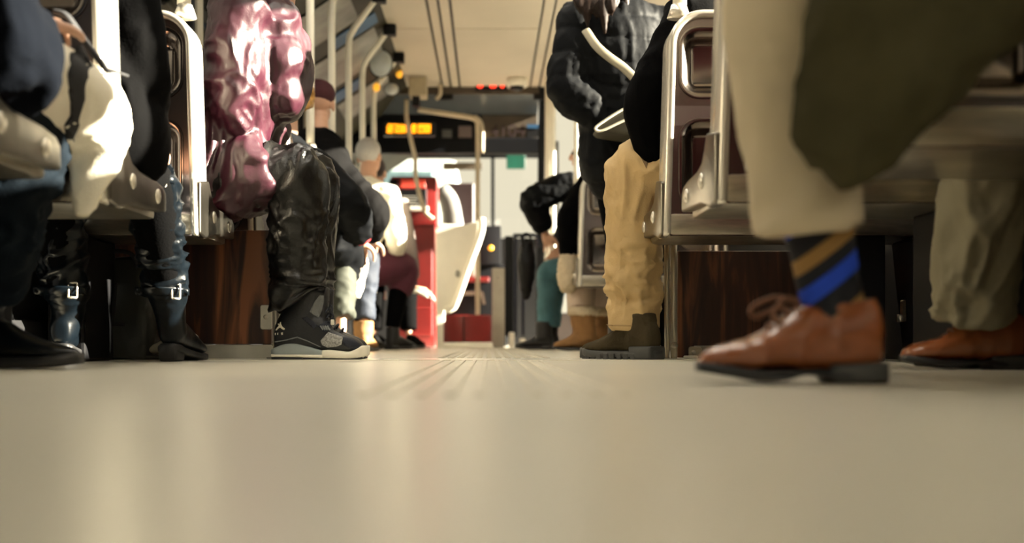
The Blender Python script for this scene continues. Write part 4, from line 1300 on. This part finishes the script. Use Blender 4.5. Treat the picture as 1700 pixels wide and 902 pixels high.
# ---------------------------------------------------------------- fourth left: golden curls, black jacket with a red cuff
pD = Person('person with golden curls in a black jacket with a red cuff', (-1.0, 4.98, .57), (-.97, 5.01, .78), (-.95, 5.06, .99), (-.945, 5.12, 1.19),
            [(-1.13, 5.01, .93), (-.81, 5.01, .87)], [(-1.14, 5.08, .70), (-.635, 5.0, .68)], [(-1.0, 5.25, .60), (-.60, 5.17, .545)],
            [(-.98, 5.30, .52), (-.72, 5.30, .53)], [(-.98, 5.16, .11), (-.70, 5.18, .11)], handdir=[None, (-.1, .3, -.25)], hair=('curly', hairgold))
def dskirt(b):
    tube(b, [(-.90, 4.95, .60, .14), (-.76, 5.12, .56, .125), (-.70, 5.26, .50, .115), (-.70, 5.29, .40, .08)], ref=(.3, .9, .1), seg=20)
pD.coat(blackpuffer, .035, -.04, (.085, .085, .08, .06), fns=[F(.012, (8, 8, 16), .8)], name='jacket', extra=dskirt)
q = B(); tube(q, [(-.612, 5.135, .575, .045), (-.60, 5.17, .54, .045)], cap='flat', n=2); obj('red_cuff', q, mat('red_knit', (.5, .02, .03), .9), pD.root, True)
pD.trousers(olive, (.10, .09, .085, .075, .068), .06, fns=[F(.01, (8, 8, 18), 1)])
for x in (-.98, -.70): simple_shoe(pD.root, (x, 5.13, 0), R(85), rubber, rubber, .27, None)

# ---------------------------------------------------------------- fifth left: dark jacket, jeans, tan work boot
pE = Person('person in a dark jacket, blue jeans and tan work boots beside a pale bag', (-1.0, 5.75, .57), (-.92, 5.77, .90), (-.91, 5.83, 1.16), (-.915, 5.88, 1.33),
            [(-1.10, 5.79, .98), (-.77, 5.78, .92)], [(-1.12, 5.82, .76), (-.61, 5.73, .74)], [(-1.0, 6.0, .62), (-.64, 5.92, .62)],
            [(-.97, 6.02, .52), (-.685, 6.02, .53)], [(-.96, 5.95, .12), (-.69, 5.98, .12)], hair=('cap', mat('dark_cap', (.05, .008, .012), .85)))
pE.coat(greycloth, .035, -.04, (.085, .085, .082, .06), fns=[F(.012, (8, 8, 14), .8)], name='jacket')
pE.trousers(bluejeans, (.10, .09, .085, .07, .065), .06, fns=[F(.01, (8, 8, 18), 1)], name='jeans')
for x in (-.96, -.695): simple_shoe(pE.root, (x, 5.93, 0), R(84), tansuede, rubber, .28, [(.06, .07, .058, .05), (.06, .17, .062, .056)], wrinkle=.006, name='boot', wide=1.15)
t = thing('paper_bag', 'pale bag hanging in the sun between dark jacket and blue jeans', 'bag', (-.69, 5.62, .28))
b = B(); tube(b, [(-.715, 5.60, .285, .055, .03), (-.705, 5.60, .35, .07, .04), (-.675, 5.60, .46, .055, .03), (-.66, 5.60, .53, .02, .012)], ref=(0, 1, 0), cap='flat', power=3)
soft('bag_body', b, creamcloth, t, .008, 2, [F(.008, (10, 10, 8), .8)])
b = B(); pipe(b, [(-.67, 5.60, .52), (-.64, 5.62, .56), (-.62, 5.68, .62)], .008); obj('handle', b, creamcloth, t, True)

# ---------------------------------------------------------------- seventh left: white coat and burgundy skirt
pF = Person('person in a white coat and burgundy skirt, sunlit, before the red cabinet', (-.95, 7.23, .57), (-.84, 7.25, .88), (-.80, 7.28, 1.12), (-.80, 7.32, 1.29),
            [(-1.0, 7.3, 1.05), (-.66, 7.22, 1.03)], [(-1.0, 7.4, .8), (-.61, 7.18, .76)], [(-.9, 7.5, .66), (-.63, 7.42, .64)],
            [(-.85, 7.48, .56), (-.585, 7.46, .58)], [(-.86, 7.42, .12), (-.66, 7.40, .12)], fwd=(.35, .94, 0), hair=('short', hairgrey))
pF.coat(creamcloth, .03, -.03, (.075, .07, .065, .05), fns=[F(.01, (8, 8, 12), .8)])
q = B(); tube(q, [(-.92, 7.25, .56, .14), (-.72, 7.36, .55, .125), (-.585, 7.46, .555, .105), (-.60, 7.46, .44, .10)], ref=(.2, .9, .2)); soft('skirt', q, maroon, pF.root, .011, 5)
pF.trousers(blackcloth, (.085, .08, .07, .065, .05), .03, name='leggings')
q = B(); tube(q, [(-.60, 7.40, 1.0, .06, .03), (-.57, 7.44, .82, .06, .03), (-.53, 7.47, .62, .05, .03), (-.50, 7.48, .50, .03, .02)], ref=(0, 1, 0)); soft('taupe_scarf', q, taupe, pF.root, .01, 3)
for x in (-.86, -.66): simple_shoe(pF.root, (x - .02, 7.36, 0), R(55), rubber, rubber, .27, [(.05, .07, .05, .045), (.05, .15, .05, .045)], name='boot')

# ---------------------------------------------------------------- eighth left: dark trousers, pale gloves
pG = Person('person in dark trousers and pale gloves beside the red cabinet', (-.95, 7.97, .57), (-.88, 7.99, .88), (-.85, 8.02, 1.12), (-.84, 8.06, 1.29),
            [(-1.05, 8.0, 1.04), (-.68, 7.98, 1.02)], [(-1.06, 8.05, .78), (-.63, 7.95, .72)], [(-.9, 8.2, .6), (-.575, 8.05, .45)],
            [(-.86, 8.22, .53), (-.62, 8.24, .53)], [(-.86, 8.15, .11), (-.60, 8.16, .11)], fwd=(.2, .98, 0), handdir=[None, (.5, .1, -.05)], hair=('short', hairdark))
pG.coat(greycloth, .03, -.03, fns=[F(.01, (8, 8, 12), .8)], name='jacket')
q = B(); tube(q, [(-.605, 8.0, .6, .055), (-.585, 8.04, .49, .05)], cap='flat'); obj('white_cuff', q, creamcloth, pG.root, True)
q = B(); hand(q, (-.575, 8.05, .43), (.9, .1, -.1), (0, 0, -1), .4, 1.25); obj('glove', q, mat('pale_glove', (.5, .48, .42), .8), pG.root, True)
pG.trousers(blackcloth, (.095, .085, .08, .07, .065), .03)
for x in (-.86, -.60): simple_shoe(pG.root, (x, 8.1, 0), R(70), greycloth, rubber, .27, None)

# ---------------------------------------------------------------- right: khaki trousers and suede boots
pH = Person('person in khaki trousers and brown suede boots on the double seat', (.84, 3.46, .57), (.72, 3.48, .89), (.64, 3.50, 1.14), (.60, 3.51, 1.32),
            [(.63, 3.42, 1.08), (.70, 3.66, 1.08)], [(.505, 3.43, .82), (.62, 3.80, .84)], [(.54, 3.50, .60), (.52, 3.68, .70)],
            [(.475, 3.56, .625), (.50, 3.72, .62)], [(.478, 3.61, .12), (.505, 3.82, .12)], fwd=(-.92, .38, 0), hair=('short', hairdark))
pH.coat(blackcloth, .03, -.02, (.075, .078, .075, .06), voxel=.009, fns=[F(.010, (12, 12, 8), .9)], name='jacket')
kh = pH.trousers(khaki, (.105, .10, .102, .088, .086), -.02, voxel=.008,
            fns=[F(.012, (15, 15, 7), 1.2, lambda c: np.clip((c[:, 2] - .12) / .05, 0, 1), 6.0, 1.8), F(.024, (8, 8, 15), 1.4, lambda c: np.clip((.42 - c[:, 2]) / .12, 0, 1) * np.clip((c[:, 2] - .115) / .06, .0, 1), 9.0, 1.8)])
bk = bvh_of(kh)
px_patch(bk, [(1010, 541), (1100, 544), (1100, 541.5), (1010, 538.5)], 3.5, mat('khaki_seam', (.34, .23, .10), .8), 'hem_seam', kh, .001, .01)
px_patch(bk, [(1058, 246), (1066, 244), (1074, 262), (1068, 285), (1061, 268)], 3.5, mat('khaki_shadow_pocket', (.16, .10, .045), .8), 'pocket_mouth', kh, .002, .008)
def lugboot(root, heel, head):
    up, fr = simple_shoe(root, heel, head, suede, greyrub, .29, [(.06, .07, .055, .05), (.06, .12, .052, .052), (.062, .15, .05, .05)], sole=.03, heel_h=.045, wrinkle=.004, name='boot', wide=1.22, hi=1.25)
    b = B()
    for k in range(11):
        s = .01 + k * .026
        for sd in (-1, 1):
            w = np.interp(s, [0, .05, .15, .2, .25, .29], [.03, .042, .05, .055, .046, .02])
            p = fr(s, sd * (w + .002), .010)
            q = B(); box(q, -.009, .009, -.005, .005, -.010, .010, .002, 1)
            q.transform(Matrix.Translation(p) @ Matrix.Rotation(head, 4, 'Z')); merge(b, q)
    obj('lugs', b, greyrub, up)['kind'] = 'stuff'
lugboot(pH.root, (.540, 3.52, 0), R(136))
lugboot(pH.root, (.565, 3.79, 0), R(140))
tag(obj('paper_scrap', soft and prism(B(), [(.655, 3.69), (.705, 3.685), (.70, 3.70), (.68, 3.705), (.66, 3.70)], 'z', .0005, .012, .003, 1), M['white']), 'crumpled white paper scrap on the floor at the partition post', 'paper')
t = thing('red_white_carton', 'small red and white carton at the floor behind the suede boot', 'box', (.585, 3.80, 0))
obj('carton', box(B(), .565, .60, 3.80, 3.84, 0, .045, .003, 1), M['white'], t)
obj('red_band', box(B(), .5645, .6005, 3.7995, 3.8405, .012, .028, .001, 1), M['redlight'], t)

# ---------------------------------------------------------------- standing: black puffer coat
pW = Person('standing person in a black puffer coat with long brown hair', (.60, 4.76, .97), (.565, 4.74, 1.29), (.54, 4.73, 1.53), (.525, 4.74, 1.72),
            [(.385, 4.70, 1.45), (.73, 4.78, 1.45)], [(.335, 4.66, 1.14), (.82, 4.74, 1.14)], [(.50, 4.66, .99), (.70, 4.68, .99)],
            [(.575, 4.78, .5), (.69, 4.80, .5)], [(.575, 4.80, .11), (.70, 4.82, .11)], fwd=(-.25, .97, 0), handdir=[(.7, .3, -.3), (-.7, .3, -.3)], curl=1.0, hair=('long', hairbrown))
def wskirt(b):
    tube(b, [(.60, 4.76, .95, .20, .16), (.60, 4.75, .84, .21, .165), (.63, 4.75, .74, .17, .14), (.66, 4.74, .64, .13, .10)], ref=(0, 1, 0), seg=24)
pW.coat(blackpuffer, .055, -.06, (.09, .092, .088, .065), voxel=.010, extra=wskirt, fns=[quilt(.009, .105, .05, .12), F(.007, (22, 22, 16), .9)])
q = B()
for k, (dx, dz) in enumerate(((0, 0), (.035, .04), (-.03, .06), (.07, -.02), (.10, .05))):
    tube(q, [(.47 + dx * .6, 4.64, 1.74, .03, .02), (.42 + dx, 4.56, 1.58, .032, .022), (.405 + dx, 4.525, 1.46, .026, .018), (.41 + dx, 4.535, 1.36 + dz, .006, .006)], ref=(0, 1, 0), seg=10)
soft('hair_lock', q, hairbrown, pW.body, .007, 2, [F(.006, (45, 45, 6), .4)])
pW.trousers(blackcloth, (.09, .085, .07, .062, .055), .03)
for x, y in ((.575, 4.76), (.70, 4.78)): simple_shoe(pW.root, (x, y, 0), R(100), rubber, rubber, .26, [(.05, .07, .05, .045), (.05, .14, .05, .045)], name='boot')
t = thing('shoulder_bag', 'flat dark shoulder bag with cream piping held against the puffer coat', 'bag', tuple(P(1040, 228, 4.45)))
d = 4.43
obj('bag_body', prism(B(), [((x - CX) * d / FPX, CH + (CY - y) * d / FPX) for x, y in ((988, 213), (1000, 203), (1060, 170), (1092, 160), (1092, 232), (1060, 229), (1010, 222), (996, 219))], 'y', d - .03, d + .15, .012), mat('dark_olive_leather', (.04, .035, .018), .5), t, auto=True)
b = B(); pipe(b, [P(1066, 167, d - .035), P(1030, 184, d - .035), P(1000, 203, d - .035), P(989, 212, d - .035), P(991, 217, d - .035), P(1000, 217, d - .035), P(1030, 203, d - .035), P(1068, 187, d - .035)], .0052, 5, 8); obj('piping', b, mat('bag_piping', (.62, .58, .45), .6), t, True)
b = B(); ell(b, P(1053, 170, d - .04), .008, .006, .008, 10, 8); obj('rivet', b, M['chrome'], t, True)
b = B(); tube(b, [(*P(972, 50, 4.50), .018, .005), (*P(990, 76, 4.45), .018, .005), (*P(1010, 94, 4.44), .018, .005), (*P(1036, 113, 4.44), .018, .005), (*P(1062, 140, 4.43), .018, .005), (*P(1078, 166, 4.42), .014, .005)], ref=(0, 1, 0), seg=12); obj('strap', b, mat('pale_strap', (.26, .23, .16), .6), t, True)

# ---------------------------------------------------------------- far right: teal jeans; fur-topped boots
pI = Person('person in a black jacket and teal jeans with feet in the aisle', (.76, 7.28, .57), (.66, 7.30, .90), (.62, 7.31, 1.14), (.645, 7.31, 1.31),
            [(.52, 7.20, 1.09), (.62, 7.48, 1.08)], [(.285, 7.20, .99), (.56, 7.55, .84)], [(.37, 7.35, .80), (.48, 7.50, .70)],
            [(.40, 7.38, .53), (.46, 7.54, .52)], [(.385, 7.42, .11), (.43, 7.56, .11)], fwd=(-.95, .3, 0), hair=('short', hairdark))
pI.coat(blackpuffer, .045, -.03, (.09, .092, .085, .065), fns=[quilt(.008, .09), F(.006, (18, 18, 14), .8)], name='jacket')
pI.trousers(tealjeans, (.095, .085, .075, .068, .062), .05, fns=[F(.008, (8, 8, 16), 1)], name='jeans')
for x, y in ((.43, 7.38), (.48, 7.55)): simple_shoe(pI.root, (x, y, 0), R(165), rubber, rubber, .26, [(.06, .07, .055, .05), (.06, .19, .058, .052)], name='boot')
t = thing('black_bag', 'black bag with a loop strap hanging in front of the teal jeans', 'bag', tuple(P(874, 490, 7.25)))
b = B(); tube(b, [(*P(874, 492, 7.25), .03, .03), (*P(874, 460, 7.25), .055, .05), (*P(874, 425, 7.25), .06, .05), (*P(876, 402, 7.25), .04, .03)], ref=(0, 1, 0)); soft('bag_body', b, M['black'], t, .01, 3, [F(.01, (12, 12, 12), .8)])
b = B(); pipe(b, [P(868, 408, 7.2), P(866, 394, 7.2), P(873, 388, 7.2), P(880, 392, 7.2), P(880, 404, 7.2)], .008); obj('loop_strap', b, M['black'], t, True)
pJ = Person('person in fur-topped tan boots and pale leggings on the grey double seat', (.90, 6.50, .57), (.82, 6.50, .88), (.78, 6.51, 1.12), (.77, 6.53, 1.29),
            [(.64, 6.44, 1.05), (.78, 6.68, 1.04)], [(.485, 6.50, .80), (.72, 6.76, .8)], [(.475, 6.52, .55), (.60, 6.78, .64)],
            [(.56, 6.68, .52), (.68, 6.80, .52)], [(.545, 6.52, .13), (.69, 6.74, .13)], fwd=(-.85, .5, 0), hair=('short', hairdark))
pJ.coat(blackcloth, .035, -.03, (.08, .08, .07, .055), fns=[F(.01, (8, 8, 14), .8)])
q = B(); tube(q, [(.48, 6.52, .56, .06), (.475, 6.515, .48, .07), (.47, 6.51, .40, .06)]); soft('fur_cuff', q, fur, pJ.root, .009, 1, [F(.012, (50, 50, 50), .5)])
pJ.trousers(palecloth, (.09, .08, .085, .088, .082), .12, name='leggings')
for (x, y), hd, ax in (((.625, 6.50), R(188), (.56, 6.49)), ((.78, 6.74), R(170), (.71, 6.75))):
    up, fr = simple_shoe(pJ.root, (x, y, 0), hd, tansuede, rubber, .25, [(.055, .06, .068, .058), (.065, .14, .07, .064), (.07, .23, .078, .07)], sole=.02, wrinkle=.006, name='boot', wide=1.25, hi=1.3)
    q = B()
    for k in range(14):
        a = 6.283 * k / 14
        ell(q, fr(.07 + .066 * math.cos(a), .066 * math.sin(a), .235), .03, .03, .028, 10, 8)
    soft('fur_top', q, fur, up, .008, 1, [F(.008, (60, 60, 60), .5)])

# ---------------------------------------------------------------- right, nearest: the seated brown shoe and the walker
pK = Person('person seated at the right edge in olive grey trousers and a cognac shoe', (1.06, 2.0, .57), (1.07, 1.98, .88), (1.08, 2.0, 1.11), (1.08, 2.05, 1.28),
            [(.90, 1.98, 1.05), (1.21, 1.98, 1.05)], [(.88, 2.0, .78), (1.23, 2.0, .78)], [(.97, 2.17, .66), (1.2, 2.17, .66)],
            [(1.025, 2.235, .51), (1.22, 2.22, .52)], [(1.048, 2.375, .115), (1.23, 2.30, .12)], toe=[(-1, 0, 0), (0, 1, 0)], hair=('short', hairdark))
pK.coat(blackcloth, .03, -.03, fns=[F(.01, (8, 8, 12), .8)], name='jacket')
pK.trousers(olivetr, (.10, .095, .088, .086, .080), .0, voxel=.008, fns=[F(.022, (10, 10, 10), 1.4, lambda c: np.clip((.5 - c[:, 2]) / .2, .2, 1), 3.3, 1.8)])
def derby(root, heel, head, L, sock=None, loop=True):
    fr = frame(heel, head)
    k = L / .285
    b = B()
    shoe_rows(b, [(s * k, w, z0, z1) for s, w, z0, z1 in ((0, .020, .03, .10), (.012, .034, .025, .125), (.045, .039, .02, .118), (.085, .039, .02, .112), (.115, .040, .02, .118), (.14, .042, .02, .106), (.165, .044, .02, .088), (.195, .046, .02, .070), (.225, .044, .02, .062), (.255, .035, .02, .055), (.275, .022, .02, .046), (.285, .008, .022, .036))], 2.4, fr)
    tube(b, [(*fr(.06 * k, 0, .085), .034, .055), (*fr(.065 * k, 0, .118), .036, .056)], ref=fr.u, cap='flat')
    up = soft('shoe', b, brownleather, root, .005, 3, [F(.0035, (25, 25, 14), .8, None, 2.0)])
    b = B()
    shoe_rows(b, [((s * 1.02 - .003) * k, w + .004, .003 + max(0, s - .19) * .16 + max(0, .012 - abs(s - .115) * .25), .021 + max(0, s - .19) * .13) for s, w, z0, z1 in UP_LOW], 5, fr)
    obj('sole', b, rubber, up, True)
    b = B(); shoe_rows(b, [(-.005, .026, 0, .032), (.01, .039, 0, .032), (.075 * k, .040, 0, .03), (.085 * k, .036, 0, .028)], 6, fr, n=2)
    obj('heel_block', b, greyrub, up, True)
    lace = mat('brown_lace', (.16, .07, .035), .8)
    for i, (s, z) in enumerate(((.125, .115), (.14, .104), (.155, .093), (.168, .084))):
        b = B(); pipe(b, [fr(s * k, -.022, z - .012), fr((s + .004) * k, -.01, z + .001), fr((s + .005) * k, 0, z + .004), fr((s + .004) * k, .01, z + .001), fr(s * k, .022, z - .012)], .003, 3, 8); obj('lace', b, lace, up, True)
    if loop:
        b = B(); pipe(b, [fr(.13 * k, -.012, .122), fr(.155 * k, -.02, .128), fr(.185 * k, -.024, .118), fr(.195 * k, -.024, .106), fr(.185 * k, -.022, .099), fr(.165 * k, -.016, .108), fr(.14 * k, -.01, .112)], .0042, 5, 8); obj('lace_loop', b, lace, up, True)
        b = B(); pipe(b, [fr(.13 * k, .012, .122), fr(.155 * k, .024, .124), fr(.175 * k, .03, .10), fr(.165 * k, .03, .085)], .0035, 4, 8); obj('lace_loop', b, lace, up, True)
    if sock:
        b = B(); tube(b, [(*fr(.07 * k, 0, .075), .034, .05), (*fr(.075 * k, 0, .12), .034, .047), (*fr(.085 * k, 0, .17), .036, .048), (*fr(.105 * k, 0, .30), .045, .055)], ref=fr.u, cap='flat', seg=20)
        soft('sock', b, sock, root, .006, 4, [F(.003, (10, 10, 30), .6)])
    return up
derby(pK.root, (1.165, 2.385, 0), R(180), .265, M['black'] and blackcloth, False)
derby(pK.root, (1.235, 2.24, 0), R(95), .27, blackcloth, False)

pL = Person('person walking past the lens in beige trousers, argyle sock and cognac shoes', (.68, 1.44, .93), (.66, 1.44, 1.22), (.64, 1.44, 1.45), (.58, 1.44, 1.63),
            [(.66, 1.25, 1.40), (.64, 1.62, 1.40)], [(.74, 1.20, 1.13), (.56, 1.66, 1.12)], [(.66, 1.22, .90), (.42, 1.62, .96)],
            [(.80, 1.36, .52), (.425, 1.575, .565)], [(.98, 1.33, .14), (.508, 1.612, .12)], fwd=(-1, 0, 0), hair=('short', hairdark))
ank = pL.an[1].copy(); pL.an[1] = V((.478, 1.612, .12))
pL.trousers(beige, (.105, .10, .088, .080, .080), .105, voxel=.008, fns=[F(.010, (9, 9, 4), .9, None, 2.0)])
pL.an[1] = ank
def lskirt(b):
    tube(b, [(.70, 1.44, .95, .20, .16), (.68, 1.44, .75, .19, .15), (.565, 1.45, .52, .14, .10), (.495, 1.46, .40, .10, .07), (.46, 1.46, .325, .075, .05)], ref=(0, 1, 0), seg=24)
pL.coat(olivecoat, .04, -.03, (.08, .075, .07, .055), voxel=.010, extra=lskirt, fns=[F(.022, (11, 11, 3), .7, None, 5.0)])
derby(pL.root, (.577, 1.615, 0), R(180), .270, M['sock'], True)
derby(pL.root, (1.03, 1.33, 0), R(178), .270, M['sock'], False)
